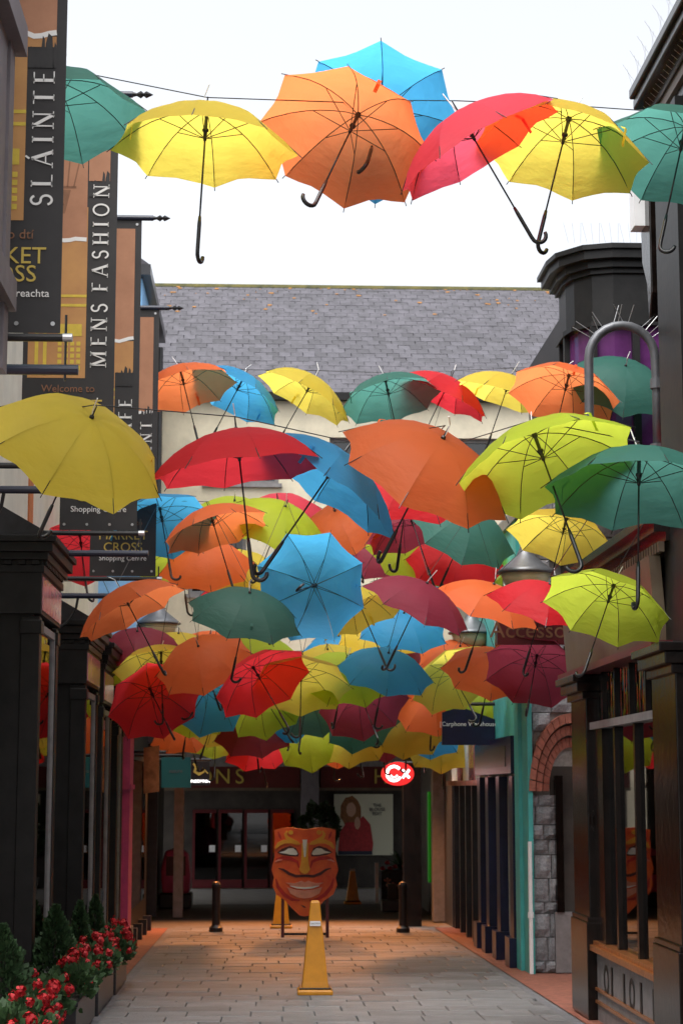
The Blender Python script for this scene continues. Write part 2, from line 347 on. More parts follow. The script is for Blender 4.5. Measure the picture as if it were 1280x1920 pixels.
def umbrella(c, ax, ay, hx, hy, d, s, label, group=None, full=2, sc=1.):
    L = UL*sc
    a = at(ax, ay, d); D = (a-C0).dot(cf)
    lat = (cr*(hx-ax)-cu*(hy-ay))*(D/FPX); ll = lat.length; ll2 = min(ll, L*.985)
    view = (a-C0).normalized()
    lat = lat-view*lat.dot(view); lat = lat.normalized()*ll2
    hdir = (lat+view*(s*math.sqrt(max(0, L*L-ll2*ll2)))).normalized()
    z = -hdir; x = Vector((rnd.uniform(-1, 1), rnd.uniform(-1, 1), rnd.uniform(-.3, .3))); x = (x-z*x.dot(z)).normalized(); yv = z.cross(x)
    o = tag(link('umbrella', None), label, 'umbrella', group)
    x, yv, z = x*sc, yv*sc, z*sc
    o.matrix_world = Matrix(((x.x, yv.x, z.x, a.x), (x.y, yv.y, z.y, a.y), (x.z, yv.z, z.z, a.z), (0, 0, 0, 1)))
    cn = link('canopy', CAN[rnd.randrange(5)], o); cn.material_slots[0].link = 'OBJECT'; cn.material_slots[0].material = FAB[c]
    link('shaft', shaftm, o); link('ferrule', fermm, o)
    h = link('handle', handm, o, (0, 0, 0), (0, 0, rnd.uniform(0, 6.28)))
    for k in range(8):
        rb = link('rib', ribm, o, (0, 0, 0), (0, 0, k*math.pi/4))
        if full: link('stretcher', strm, rb)
    if full: link('runner', runm, o)
    if full > 1:
        link('closing_strap', strap_mesh(c), o, (0, 0, 0), (0, 0, (rnd.randrange(8)+.5)*math.pi/4))
    if full > 1 or rnd.random() < .6: link('cable_tie', tiem[rnd.randrange(4)], o, (0, 0, 0), (0, 0, rnd.uniform(0, 6.28)))
    UMB.append((a+z*.03, d)); return o
G1 = None
# top row, nearest wire
umbrella('green', 105, 150, 96, 405, 10.5, -1, 'green umbrella half hidden behind the tall black banner with white vertical lettering')
umbrella('yellow', 388, 207, 370, 477, 10.5, -1, 'yellow umbrella hung upright alone against white sky, closing strap dangling')
umbrella('orange', 672, 213, 592, 380, 11.0, -1, 'large orange umbrella tipped open towards the lane, its inside and ribs showing')
umbrella('blue', 716, 205, 690, 300, 11.6, -1, 'bright blue umbrella high against the sky, half covered by an orange one')
umbrella('pink', 860, 212, 1003, 457, 10.6, -1, 'pinkish red umbrella leaning sideways, its hook handle crossing a yellow umbrella handle')
umbrella('yellow', 1066, 220, 1008, 455, 10.9, -1, 'yellow umbrella beside the green one under the black cornice, ribs showing inside')
umbrella('green', 1285, 235, 1236, 460, 11.0, -1, 'green umbrella in front of the black cornice and console bracket')
# second row
umbrella('yellow', 172, 783, 66, 1020, 10.6, 1, 'big mustard yellow umbrella seen from outside in front of the lettered banners')
umbrella('red', 443, 806, 474, 1088, 11.0, -1, 'dark red umbrella hung upright with straight black handle, bright red underneath')
umbrella('blue', 645, 850, 486, 1080, 11.2, -1, 'blue umbrella overlapping the dark red one, hook handle pointing down')
umbrella('orange', 830, 822, 706, 1068, 10.7, 1, 'orange umbrella showing its outside beside a lime one, strung on a thin wire')
umbrella('lime', 1000, 812, 1090, 1060, 10.6, -1, 'large lime green umbrella with ribs showing, below the curved grey lamp bracket')
umbrella('green', 1197, 853, 1195, 1128, 10.5, -1, 'dark green umbrella hung upright against the black shop column')
umbrella('red', 1332, 812, 1340, 1060, 13, -1, 'red umbrella tip peeking over the dark green umbrella')
umbrella('red', 770, 876, 742, 1080, 14.5, 1, 'red umbrella mostly hidden behind the orange outside-facing one')
# high row before the slate roof
for c, ax, ay, hx, hy, d, s, lb in [
 ('orange', 338, 693, 374, 838, 19.3, -1, 'orange umbrella before the slate roof, overlapped by a blue one'),
 ('blue', 458, 706, 388, 838, 19.6, -1, 'blue umbrella before the slate roof between orange and yellow ones'),
 ('yellow', 590, 708, 512, 845, 19.4, -1, 'yellow umbrella before the slate roof touching a blue one'),
 ('green', 722, 712, 754, 855, 19.4, -1, 'green umbrella before the roof gutter, partly behind a red one'),
 ('red', 845, 708, 778, 850, 19.7, -1, 'red umbrella before the roof gutter between green and yellow ones'),
 ('yellow', 958, 704, 902, 868, 19.2, -1, 'yellow umbrella before the slate roof beside a red one, long handle below'),
 ('orange', 1066, 702, 1030, 850, 17.5, -1, 'orange umbrella before the slate roof beside the grey lamp bracket'),
 ('green', 1172, 686, 1128, 838, 17.6, 1, 'green umbrella beneath the black bay window with purple glass')]:
    umbrella(c, ax, ay, hx, hy, d, s, lb, full=2)
for c, ax, ay, hx, hy, d, s, lb in [
 ('orange', 226, 1104, 308, 1264, 17.5, -1, 'orange umbrella hung by the black shop cornices, hook handle hanging free'),
 ('darkgreen', 468, 1112, 432, 1282, 17.2, 1, 'dark green umbrella tucked behind the face-on blue umbrella'),
 ('blue', 592, 1097, 556, 1108, 17.8, -1, 'blue umbrella facing the lane square on, all eight ribs and hook showing'),
 ('yellow', 665, 1112, 727, 1258, 19.2, -1, 'yellow umbrella behind the face-on blue one, touching a maroon umbrella'),
 ('maroon', 800, 1094, 718, 1266, 17.3, 1, 'large maroon umbrella beside the face-on blue one'),
 ('orange', 925, 1096, 868, 1268, 17.8, 1, 'orange umbrella between the maroon one and a bright red one'),
 ('red', 1030, 1096, 978, 1266, 14.7, 1, 'bright red umbrella in front of the maroon shop sign with faded lettering'),
 ('lime', 1150, 1096, 1094, 1262, 12.35, -1, 'lime umbrella in front of the cream shop fascia board')]:
    umbrella(c, ax, ay, hx, hy, d, s, lb, full=2, sc={1030: .84, 1150: .8}.get(ax, 1))
crowd = [('blue',300,952,322,1084,20.3,-1),('orange',392,955,440,1112,20.0,-1),('lime',535,950,478,1095,20.5,1),('orange',628,958,682,1090,21,1),('maroon',765,957,815,1104,20.8,-1),
 ('green',885,966,822,1105,19.8,1),('lime',785,1014,715,1130,22,1),('red',858,1022,845,1152,21.5,1),('yellow',1062,971,1022,1122,19.6,-1),('lime',440,939,432,1070,24,1),('pink',520,937,532,1060,24.4,1),
 ('lime',335,1020,352,1150,23,-1),('orange',383,1029,398,1165,22.4,1),('yellow',452,1042,436,1175,23,1),('red',455,1085,462,1195,26,-1),('blue',805,1060,800,1180,25,-1),('maroon',715,1008,702,1125,24,1),
 ('lime',915,1030,928,1160,24,-1),('yellow',775,938,780,1050,26,1),('red',150,1002,165,1120,21.5,-1),
 ('maroon',258,1184,264,1318,23.5,1),('yellow',335,1188,330,1320,25,1),('yellow',302,1222,306,1356,22.4,-1),('lime',252,1226,246,1360,24,1),('orange',372,1212,415,1338,21.3,1),('orange',395,1192,392,1310,26,1),
 ('blue',445,1203,425,1322,25,1),('lime',505,1208,470,1330,23.4,1),('red',474,1250,542,1366,21,-1),('red',280,1290,322,1376,22.2,-1),('blue',392,1286,356,1345,23,-1),('lime',360,1308,342,1420,25.5,1),
 ('orange',345,1346,372,1448,27.6,1),('yellow',408,1326,376,1422,26,-1),('lime',405,1356,402,1460,28,-1),('maroon',475,1346,486,1452,26,1),('red',485,1378,500,1480,28.2,1),('yellow',614,1218,620,1340,25,1),
 ('lime',648,1240,624,1372,21.8,1),('yellow',565,1252,562,1380,21.4,-1),('darkgreen',576,1303,560,1405,25,-1),('lime',490,1300,544,1385,24.4,-1),('blue',520,1318,542,1402,26,1),('lime',580,1366,602,1430,27,1),
 ('maroon',672,1297,708,1384,23.4,-1),('green',668,1328,714,1402,26,1),('yellow',660,1364,682,1460,27,1),('orange',628,1370,626,1466,28.4,1),('maroon',712,1356,722,1452,27.4,1),('blue',757,1150,745,1282,23,1),
 ('yellow',710,1170,704,1290,25.4,1),('red',672,1178,670,1290,28,1),('blue',728,1225,700,1368,21.4,1),('red',715,1197,704,1312,26.4,-1),('blue',635,1193,640,1305,27,1),('blue',770,1190,750,1305,26.4,-1),
 ('maroon',800,1213,775,1322,26,1),('orange',862,1212,850,1330,25,1),('orange',925,1228,898,1364,21.4,1),('blue',802,1250,790,1358,27,1),('yellow',838,1248,893,1346,23,-1),('lime',905,1290,896,1402,24.6,1),
 ('orange',810,1303,806,1412,25.4,1),('yellow',762,1350,760,1452,27,1),('blue',800,1353,796,1452,28,1),('yellow',828,1380,830,1476,28.4,1),('maroon',1006,1228,986,1342,20.9,-1),('green',665,1203,660,1315,28,-1)]
CN = {'darkgreen': 'bottle green', 'pink': 'pinkish red'}
crowd = [(c, ax, ay, hx, hy, d*(.925 if ay < 1120 else .95), s) for c, ax, ay, hx, hy, d, s in crowd]
NUMW = {1: 'one', 2: 'two', 3: 'three'}
for (c, ax, ay, hx, hy, d, s) in crowd:
    nb = sorted((q for q in crowd if q[1:3] != (ax, ay)), key=lambda q: math.hypot(q[1]-ax, q[2]-ay))[:3]
    cs = sorted(CN.get(q[0], q[0]) for q in nb); w_ = []
    for k in sorted(set(cs)): w_.append((NUMW[cs.count(k)]+' ' if cs.count(k) > 1 else '')+k)
    umbrella(c, ax, ay, hx, hy, d, s, '%s umbrella in the far crowd, its nearest neighbours %s' % (CN.get(c, c), ' and '.join(w_)), '%s umbrellas crowded before the archway' % CN.get(c, c), full=1)
# wires they hang from: each row's umbrellas share a slack steel wire
rows = {}
for p, d in UMB: rows.setdefault(0 if d < 12.2 and p.z > 4.9 else (1 if d < 15 else (2 if p.z > 5.2 else 3+int((d-17)/2.3))), []).append(p)
for k, ps in rows.items():
    ps = sorted(ps, key=lambda p: p.x); yy = sum(p.y for p in ps)/len(ps)
    pts = [Vector((-2.2, yy, ps[0].z+.12))]+[p+Vector((0, 0, .05)) for p in ps if -2 < p.x < 2.6]+[Vector((3.0, yy, ps[-1].z+.1))]
    MB().tube(pts, .0035, 5).build('suspension_wire', M['darkmetal'], label={0: 'thin wire across the sky holding the topmost row of umbrellas', 1: 'thin wire holding the red, blue and lime umbrellas beside the banners', 2: 'thin wire holding the umbrellas before the slate roof'}.get(k, 'thin dark wire lost among the crowded far umbrellas'), cat='wire', group='wires across the lane')

# ================================================================ SHOPS ALONG ONE SIDE (bays, banners)
T = thing('shop_terrace', 'cream rendered terrace with black boxed shop bays stepping down the lane', 'building', (-2.25, 15, g(15)))
def tp(mb, name, m, par=None, **k):              # world-space part under the terrace
    o = mb.build(name, m, None, **k); o.parent = par or T
    if par is None or par is T: o.matrix_parent_inverse = Matrix.Translation(-T.location)
    return o
tp(MB().box(-6, -2.25, 11.0, 29.0, -.6, 8.3), 'wall', M['cream2'])
tp(MB().box(-2.26, -2.235, 17.6, 17.9, 2.9, 6.5), 'downpipe', M['orange_strip'])
tp(MB().box(-2.30, -2.05, 11.0, 29.0, 8.3, 8.46), 'gutter', M['charcoal'])
tp(MB().prof([(-2.15, 8.35), (-6, 11), (-6, 8.3)], 11.0, 29), 'roof', M['slatefield'])
def shop_bay(y0, y1, zf0, zf1, nm='shopfront_bay'):
    zg = g((y0+y1)/2); x0, x1 = -2.25, -1.8; w = .17
    b = MB().box(x0, x1-.05, y0+.02, y0+.07, zg, zf0).box(x0, x1-.05, y1-.07, y1-.02, zg, zf0)      # end panels
    b.box(x0, x1-.06, y0+.07, y1-.07, zg, zg+.32)
    bay = tp(b, nm, M['black'])
    def sub(mb, name, m, **k): o = mb.build(name, m, bay, **k); return o
    inv = bay.matrix_world
    def sp(mb, name, m, **k):
        o = mb.build(name, m, None, **k); o.parent = bay; return o
    for a in (y0, y1-w): sp(MB().box(x1-.15, x1, a, a+w, zg, zf0-.02).box(x1-.16, x1+.02, a-.015, a+w+.015, zg, zg+.3).box(x1-.158, x1+.015, a-.01, a+w+.01, zf0-.16, zf0-.05), 'pilaster', M['black'], bevel=.006)
    sp(MB().box(x1-.035, x1-.03, y0+w, y1-w, zg+.34, zf0-.06), 'pane', M['glass'])
    f = MB()
    for a in (y0+w, y1-w-.05): f.box(x1-.05, x1-.01, a, a+.05, zg+.34, zf0-.06)
    f.box(x1-.05, x1-.012, y0+w+.05, y1-w-.05, zf0-.12, zf0-.06); sp(f, 'window_frame', M['grey_trim'])
    sp(MB().box(x1-.09, x1+.03, y0+w, y1-w, zg+.3, zg+.345), 'sill', M['grey_trim'])
    sp(MB().box(x0, x1+.01, y0-.02, y1+.02, zf0, zf1), 'fascia', M['black'])
    sp(MB().box(x1+.011, x1+.02, y0+.03, y1-.03, zf0+.03, zf1-.03), 'sign_panel', M['pinkglass'])
    c = MB()
    for i, (pr, z0, z1) in enumerate(((.03, 0, .06), (.02, .06, .1), (.06, .1, .16), (.1, .16, .24), (.13, .24, .29))): c.box(x0, x1+pr, y0-pr, y1+pr, zf1+z0, zf1+z1)
    n = int((y1-y0)/.11)
    for i in range(n): c.box(x1+.02, x1+.045, y0+.02+i*.11, y0+.08+i*.11, zf1+.062, zf1+.1)
    for i in range(4): c.box(x0+.05+i*.11, x0+.11+i*.11, y0-.045, y0-.02, zf1+.062, zf1+.1)
    sp(c, 'cornice', M['black'], bevel=.004)
    sp(MB().prof([(x1+.1, zf1+.29), (x0, zf1+.29), (x0, zf1+.62), (x0+.1, zf1+.55)], y0-.1, y1+.1), 'lead_roof', M['charcoal'])
for yb in ((15.0, 16.4, 3.0, 3.33), (18.95, 20.4, 2.66, 3.0), (20.98, 22.25, 2.56, 2.93), (23.2, 24.15, 2.42, 2.76)): shop_bay(*yb)
for (a, b, zt) in ((16.4, 18.95, 2.9), (11.2, 15.0, 3.0)):
    dr = tp(MB().box(-2.248, -2.2, a+.05, b-.05, -.5, zt), 'shop_door', M['black'])
    for i in range(2):
        o = MB().box(-2.197, -2.19, a+.25+i*1.15, a+1.2+i*1.15, .3, zt-.3).build('pane', M['dimglass']); o.parent = dr
# near oriel corner
O = thing('corner_oriel', 'grey purple rendered upper corner with two projecting stone bands beside a banner', 'building', (-1.9, 9.0, 3.6))
for nm, mb in (('wall', MB().box(-2.7, -1.335, 7.5, 9.35, 3.75, 9)), ('corner_strip', MB().box(-1.42, -1.32, 9.2, 9.36, 3.7, 9.0)),
               ('band', MB().box(-2.7, -1.265, 7.4, 9.42, 5.42, 5.58)), ('band', MB().box(-2.7, -1.285, 7.4, 9.40, 4.04, 4.2)), ('bracket', MB().prism([(-2.7, 3.3), (-1.36, 3.74), (-2.7, 3.74)], 7.6, 9.3))):
    o = mb.build(nm, M['purplegrey']); o.parent = O; o.matrix_parent_inverse = Matrix.Translation(-O.location)
# the far end of the terrace: light blue and cream gable
B = thing('blue_house', 'narrow light blue and cream house end with dark sloping gutter', 'building', (-2.2, 27, g(27)))
def bp_(mb, name, m, par): o = mb.build(name, m); o.parent = par; o.matrix_parent_inverse = Matrix.Translation(-par.location); return o
bp_(MB().box(-4, -1.72, 25.2, 27.0, 3.3, 8.6), 'wall', M['blue_wall'], B); bp_(MB().box(-4, -1.74, 27.0, 29.0, 2.6, 8.6), 'wall', M['cream2'], B)
bp_(MB().box(-1.74, -1.6, 25.0, 29.0, 8.6, 8.75), 'gutter', M['charcoal'], B); bp_(MB().tube([(-1.68, 28.9, 8.5), (-1.68, 28.9, 2.6)], .05, 8), 'downpipe', M['charcoal'], B)
bp_(MB().prof([(-1.62, 8.75), (-4, 10.5), (-4, 8.7)], 25.0, 29), 'roof', M['slatefield'], B)
# pink shop and the black shop beside the passage
K = thing('pink_shop', 'shop with a bright pink painted pilaster and glossy pink sign panel', 'building', (-1.8, 24.6, g(24.6)))
bp_(MB().box(-2.25, -1.72, 24.3, 24.95, g(24.5)+.25, 2.35), 'pilaster', M['pink'], K); bp_(MB().box(-2.25, -1.69, 24.27, 24.98, g(24.5), g(24.5)+.25), 'plinth', M['grey_trim'], K)
bp_(MB().box(-1.90, -1.84, 24.22, 24.30, g(24.5)+.28, 2.3), 'moulding', M['pink'], K); bp_(MB().box(-2.25, -1.70, 24.26, 24.99, 1.6, 1.66), 'band', M['pink'], K)
bp_(MB().box(-2.25, -1.55, 24.2, 25.6, 2.36, 2.85), 'sign_panel', M['pinkglass'], K)
bp_(MB().box(-2.25, -1.78, 25.0, 29.0, g(27), 2.6), 'shopfront', M['black'], K); bp_(MB().box(-1.775, -1.77, 25.3, 28.4, .0, 2.0), 'pane', M['dimglass'], K)
for i in range(4): bp_(MB().box(-1.78, -1.66, 25.2+i*1.05, 25.35+i*1.05, g(26+i), g(26+i)+.22), 'plinth_block', M['charcoal'], K)

# banners on poles
def banner(d, word, wz, brush, zb, lines, label, lamp):
    x1, x0 = -1.10, -1.76; H = 2.75; w = x1-x0
    b = thing('banner', label, 'banner', (x0, d, zb), 'tall black shopping banners on wall poles')
    def p(mb, name, m): return adopt(mb.build(name, m), b)
    cl = p(MB().box(x0, x1, d-.002, d+.002, zb, zb+H), 'cloth', M['banner_black'])
    def q(mb, name, m): return adopt(mb.build(name, m), cl)
    xl, xs, xr = x0+.035, x0+.45, x1-.055; yf = d-.004
    r2 = random.Random(word)
    n = 14; torn = [(xl+(xr-xl)*i/n, zb+1.63+.05*(i/n)+r2.uniform(-.012, .012)) for i in range(n+1)]
    q(MB().prism([(xl, zb+.62), (xs, zb+.62), (xs, zb+1.9), (xl, zb+1.9)] if brush > 1.8 else [(xl, zb+.62), (xs, zb+.62), (xs, zb+brush), (xr, zb+brush), (xr, zb+1.66), (xl, zb+1.66)], yf, yf+.001), 'printed_wall', M['tan'])
    up = [(x, z) for x, z in torn if brush <= 1.8 or x <= xs]
    q(MB().prism(up+[(up[-1][0], zb+H-.08), (up[0][0], zb+H-.08)], yf-.0012, yf-.0004), 'printed_sky', M['terra'])
    if brush > 1.8: q(MB().prism([(xs, zb+brush), (xr, zb+brush), (xr, zb+H-.08), (xs, zb+H-.08)], yf-.0012, yf-.0004), 'printed_sky', M['terra'])
    q(MB().ribbon(up, .03, yf-.002, yf-.0013), 'torn_edge', M['offwhite'])
    bm_ = MB(); i = 0; x = xs                       # brush-stroke top of the dark strip
    while x < xr-.005:
        ww = r2.uniform(.022, .05); hh = brush-.03+r2.uniform(0, .11)*(.4+(x-xs)/(xr-xs)); bm_.prism([(x, zb+brush-.12), (min(x+ww, xr), zb+brush-.12), (min(x+ww*.8, xr), zb+hh), (x+ww*.35, zb+hh+.02), (x+.003, zb+hh-.04)], yf-.0026, yf-.002); x += ww*.9
    q(bm_, 'brush_edge', M['banner_black'])
    # printed street lamp
    lx = x0+.27; lz = zb+2.05
    if lamp:
        m_ = MB()
        for s in (-1, -.35, .35, 1): m_.ribbon([(lx+s*.07, lz), (lx+s*.13, lz+.3)], .01, yf-.0019, yf-.0014)
        m_.prism([(lx-.17, lz+.3), (lx+.17, lz+.3), (lx+.06, lz+.42), (lx-.06, lz+.42)], yf-.0019, yf-.0014); m_.ribbon([(lx-.09, lz), (lx+.09, lz)], .018, yf-.0019, yf-.0014)
        m_.prism([(lx-.05, lz-.02), (lx+.05, lz-.02), (lx+.01, lz-.2), (lx-.03, lz-.2)], yf-.0019, yf-.0014); m_.ribbon([(xl, lz-.16), (lx, lz-.13)], .016, yf-.0019, yf-.0014)
        m_.ribbon([(lx-.13+.05*math.cos(t*.6), lz-.24+.05*math.sin(t*.6)) for t in range(11)], .01, yf-.0019, yf-.0014)
        q(m_, 'printed_lamp', M['tandark'])
    m_ = MB()
    for z_ in (.68, .72): pass
    for zz in (1.15, 1.22): m_.box(xl, xs, yf-.0018, yf-.0012, zb+zz, zb+zz+.02)
    for i in range(2): m_.box(xl+.05+i*.06, xl+.075+i*.06, yf-.0018, yf-.0012, zb+.64, zb+1.15)
    m_.box(xs-.2, xs-.03, yf-.0018, yf-.0012, zb+.93, zb+1.02)
    for i in range(4):
        for j in range(5): m_.box(xs-.2+i*.045, xs-.172+i*.045, yf-.0018, yf-.0012, zb+.68+j*.045, zb+.71+j*.045)
    q(m_, 'printed_window', M['goldyellow'])
    hgt = .115; serif_word(word, hgt, M['offwhite'], cl, 'lettering', (xs+x1)/2-.012, zb+wz, yf-.001)
    for s, sz, zz, mm in lines:
        o = link('lettering', text_mesh(s, sz, M[mm]), cl, ((x0+x1)/2, yf-.001, zb+zz), FRONT)
    for i in range(4):
        for zz in (.05, H-.04): p(MB().lathe([(.012, -.002), (.012, .002)], 10), 'grommet', M['steel']).matrix_parent_inverse = Matrix.Translation(-b.location) @ Matrix.Translation((x0+.04+i*(w-.08)/3, d-.006, zb+zz)) @ Matrix.Rotation(math.pi/2, 4, 'X')
    for zz, m2, rr, ex in ((-.025, 'darkmetal', .022, .06), (-.2, 'navypole', .028, .1), (H+.02, 'navypole', .024, .1)):
        p(MB().tube([(-2.26, d, zb+zz), (x1+ex, d, zb+zz)], rr, 10), 'pole', M[m2])
    p(MB().tube([(x1+.03, d, zb-.26), (x1+.03, d, zb+.1)], .007, 6), 'tie_rod', M['darkmetal']); p(MB().tube([(x1+.015, d, zb-.025), (x1+.065, d, zb-.025)], .0235, 10), 'end_cap', M['steel'])
    fz = zb+H+.02; p(MB().tube([(x1+.1, d, fz), (x1+.13, d, fz), (x1+.16, d, fz), (x1+.18, d, fz), (x1+.2, d, fz), (x1+.25, d, fz)], [.02, .012, .03, .012, .028, .002], 8), 'finial', M['darkmetal'])
    p(MB().tube([(-2.25, d, zb-.55)]+[(-2.25+.38*math.sin(R(a)), d, zb-.57+.35*(1-math.cos(R(a)))) for a in range(10, 91, 16)], .014, 6), 'brace', M['darkmetal'])
EN = [('Welcome to', .075, .54, 'tandark'), ('MARKET', .13, .41, 'gold'), ('CROSS', .13, .29, 'gold'), ('Shopping Centre', .07, .18, 'offwhite')]
GA = [('Fáilte go dtí', .075, .54, 'tandark'), ('MARKET', .13, .42, 'gold'), ('CROSS', .13, .32, 'gold'), ('Ionad Siopadóireachta', .06, .215, 'offwhite')]
banner(9.77, 'SLÁINTE', .70, 1.60, 4.02, GA, 'black and tan banner lettered SLÁINTE beside the grey stone corner', False)
banner(13.28, 'MENS FASHION', .70, 2.1, 3.93, EN, 'black and tan banner lettered MENS FASHION with printed street lamp', True)
banner(15.9, 'CAFE', .70, 1.38, 3.80, EN, 'black and tan banner lettered CAFE beyond the fashion banner', True)
banner(18.7, 'ENT', 1.25, 1.66, 3.72, EN, 'farthest narrow banner ending in ENT beside the light blue wall', True)

# ================================================================ THE BUILDING ACROSS THE END, WITH ITS PASSAGE
E_ = thing('archway_building', 'cream building with long slate roof spanning the lane over a dark passage', 'building', (.5, 29, g(29)))
def ep(mb, name, m, par=None, **k):
    o = mb.build(name, m, None, **k); o.parent = par or E_
    o.matrix_parent_inverse = Matrix.Translation(-E_.location) if par is None else Matrix.Identity(4); return o
YF = 29.0; zc = 2.3
wins = [(-.95, 6.35, 1.15, .75), (1.0, 6.35, 1.15, .75), (3.0, 6.35, 1.1, .75), (.15, 4.7, .95, 1.0), (-1.2, 4.6, .9, 1.0), (2.4, 4.7, .95, 1.0)]
wl = MB(); xs_ = sorted({-4.5, 7.5}|{w_[0] for w_ in wins}|{w_[0]+w_[2] for w_ in wins}); zs_ = sorted({zc+.35, 7.75}|{w_[1] for w_ in wins}|{w_[1]+w_[3] for w_ in wins})
for i in range(len(xs_)-1):
    for j in range(len(zs_)-1):
        cx, cz = (xs_[i]+xs_[i+1])/2, (zs_[j]+zs_[j+1])/2
        if not any(w_[0] < cx < w_[0]+w_[2] and w_[1] < cz < w_[1]+w_[3] for w_ in wins): wl.box(xs_[i], xs_[i+1], YF, YF+.3, zs_[j], zs_[j+1])
ep(wl, 'wall', M['cream'])
for x, z, w_, h_ in wins:
    f = MB().box(x, x+.06, YF+.1, YF+.16, z, z+h_).box(x+w_-.06, x+w_, YF+.1, YF+.16, z, z+h_).box(x+.06, x+w_-.06, YF+.1, YF+.16, z, z+.06).box(x+.06, x+w_-.06, YF+.1, YF+.16, z+h_-.06, z+h_).box(x+w_/2-.02, x+w_/2+.02, YF+.1, YF+.15, z+.06, z+h_-.06)
    wn = ep(f, 'window', M['grey_trim']); o = MB().box(x+.06, x+w_-.06, YF+.13, YF+.135, z+.06, z+h_-.06).build('pane', M['dimglass']); o.parent = wn
    o = MB().box(x-.05, x+w_+.05, YF-.05, YF+.1, z-.06, z).build('sill', M['grey_trim']); o.parent = wn
ep(MB().box(-4.5, 7.5, YF+.3, 37, zc+.3, 7.7), 'upper_floor', M['cream'])
ep(MB().box(-4.5, 7.5, YF-.04, YF+.35, zc, zc+.36), 'lintel', M['charcoal']); ep(MB().box(-4.5, 7.5, YF+.35, 45.2, zc+.2, zc+.3), 'passage_ceiling_light_block', M['interior'])  # ceiling runs on over the cross street, added to darken the far shop
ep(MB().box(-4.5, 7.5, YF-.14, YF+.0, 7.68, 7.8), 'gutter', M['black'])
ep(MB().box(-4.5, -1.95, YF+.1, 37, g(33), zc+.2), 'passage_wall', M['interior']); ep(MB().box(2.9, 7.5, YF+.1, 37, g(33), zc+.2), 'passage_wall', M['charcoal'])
for x_, m_ in ((-1.95, 'charcoal'), (-1.5, 'grey_trim')): ep(MB().box(x_, x_+.16, 31+x_*-.5, 31.2+x_*-.5, g(31), zc+.2), 'column', M[m_])
ep(MB().box(2.72, 2.9, 30.4, 30.75, g(30), zc+.2), 'column', M['grey_trim']); ep(MB().box(2.15, 2.42, YF+.1, YF+.4, g(29), zc), 'column', M['brownblack'])
for y_, m_ in ((31.2, 'neongreen'), (32.0, 'cream2'), (32.8, 'neongreen')): ep(MB().box(2.86, 2.895, y_, y_+.3, .0, 1.55), 'lit_window_strip', M[m_])
# roof: slates as pieces
RX0, RX1, RY0, RZ0, RY1, RZ1 = -4.5, 7.5, YF-.1, 7.78, 33.0, 10.62
sl_ang = math.atan2(RZ1-RZ0, RY1-RY0); slen = math.hypot(RZ1-RZ0, RY1-RY0); NR_ = 26
rf = ep(MB().profx([(RY0+.05, RZ0-.06), (RY1, RZ1-.07), (37.2, RZ0-.06)], RX0, RX1), 'roof', M['slatefield'])
rest = MB(); e_ = slen/NR_; sw = .2; sm = MB().box(-sw/2+.004, sw/2-.004, -.02, e_+.05, -.006, .006).mesh('slate', M['slate']); cnt = 0
for j in range(NR_):
    i = 0; x = RX0+(sw/2 if j % 2 else 0)
    while x < RX1:
        t = j*e_; yy = RY0+math.cos(sl_ang)*t; zz = RZ0+math.sin(sl_ang)*t+.012
        if -2.6 < x < 5.4 and 7 <= j < 16 and cnt < 296:
            link('slate', sm, rf, (x+rnd.uniform(-.004, .004), yy-E_.location.y*0, zz+rnd.uniform(0, .006)), (sl_ang-.012+rnd.uniform(-.006, .006), 0, rnd.uniform(-.012, .012))); cnt += 1
        else:
            c_, s_ = math.cos(sl_ang-.012), math.sin(sl_ang-.012); dz = rnd.uniform(0, .006); a_ = -.02; b_ = e_+.05
            P8 = [(x+sx*(sw/2-.004), yy+c_*tt-s_*h, zz+dz+s_*tt+c_*h) for h in (-.006, .006) for tt in (a_, b_) for sx in (-1, 1)]
            rest.add(P8, [(0, 2, 3, 1), (4, 5, 7, 6), (0, 1, 5, 4), (1, 3, 7, 5), (3, 2, 6, 7), (2, 0, 4, 6)])
        x += sw
o = rest.build('slates', M['slatefield'], None, kind='stuff'); o.parent = rf
o = MB().tube([(RX0, RY1, RZ1-.02), (RX1, RY1, RZ1-.02)], .075, 8).build('ridge', M['lichen']); o.parent = rf
lm = MB()
for i in range(70):
    t = slen*(1-abs(rnd.gauss(0, .16))); x = rnd.uniform(-2.5, 5.6); s_ = rnd.uniform(.012, .05)
    if t < 1: continue
    yy = RY0+math.cos(sl_ang)*t; zz = RZ0+math.sin(sl_ang)*t+.034
    k = rnd.randint(5, 8); lm.add([(x+s_*rnd.uniform(.6, 1.3)*math.cos(a*6.28/k), yy+math.cos(sl_ang)*s_*rnd.uniform(.5, 1)*math.sin(a*6.28/k), zz+math.sin(sl_ang)*s_*.8*math.sin(a*6.28/k)) for a in range(k)], [tuple(range(k))])
o = lm.build('lichen', M['lichen_o'], None, kind='stuff'); o.parent = rf
# lamps under the passage lintel, lit amber
for x_ in (-.9, .6, 1.9):
    L_ = thing('downlight', 'small amber downlight glowing under the passage lintel', 'lamp', (x_, YF+.9, zc+.2), 'amber downlights in the passage')
    MB().lathe([(.09, -.05), (.1, -.04), (.1, 0)], 14).build('housing', M['darkmetal'], L_); MB().lathe([(.075, -.056), (.075, -.051)], 14).build('lens', M['litorange'], L_)
    ld = bpy.data.lights.new('amber', 'SPOT'); ld.energy = 210; ld.color = (1, .33, .08); ld.spot_size = R(120); ld.spot_blend = .6; ld.shadow_soft_size = .07
    lo = bpy.data.objects.new('lamp_light', ld); COL.objects.link(lo); lo.parent = L_; lo.location = (0, 0, -.08); lo.rotation_euler = (R(-28), 0, 0)

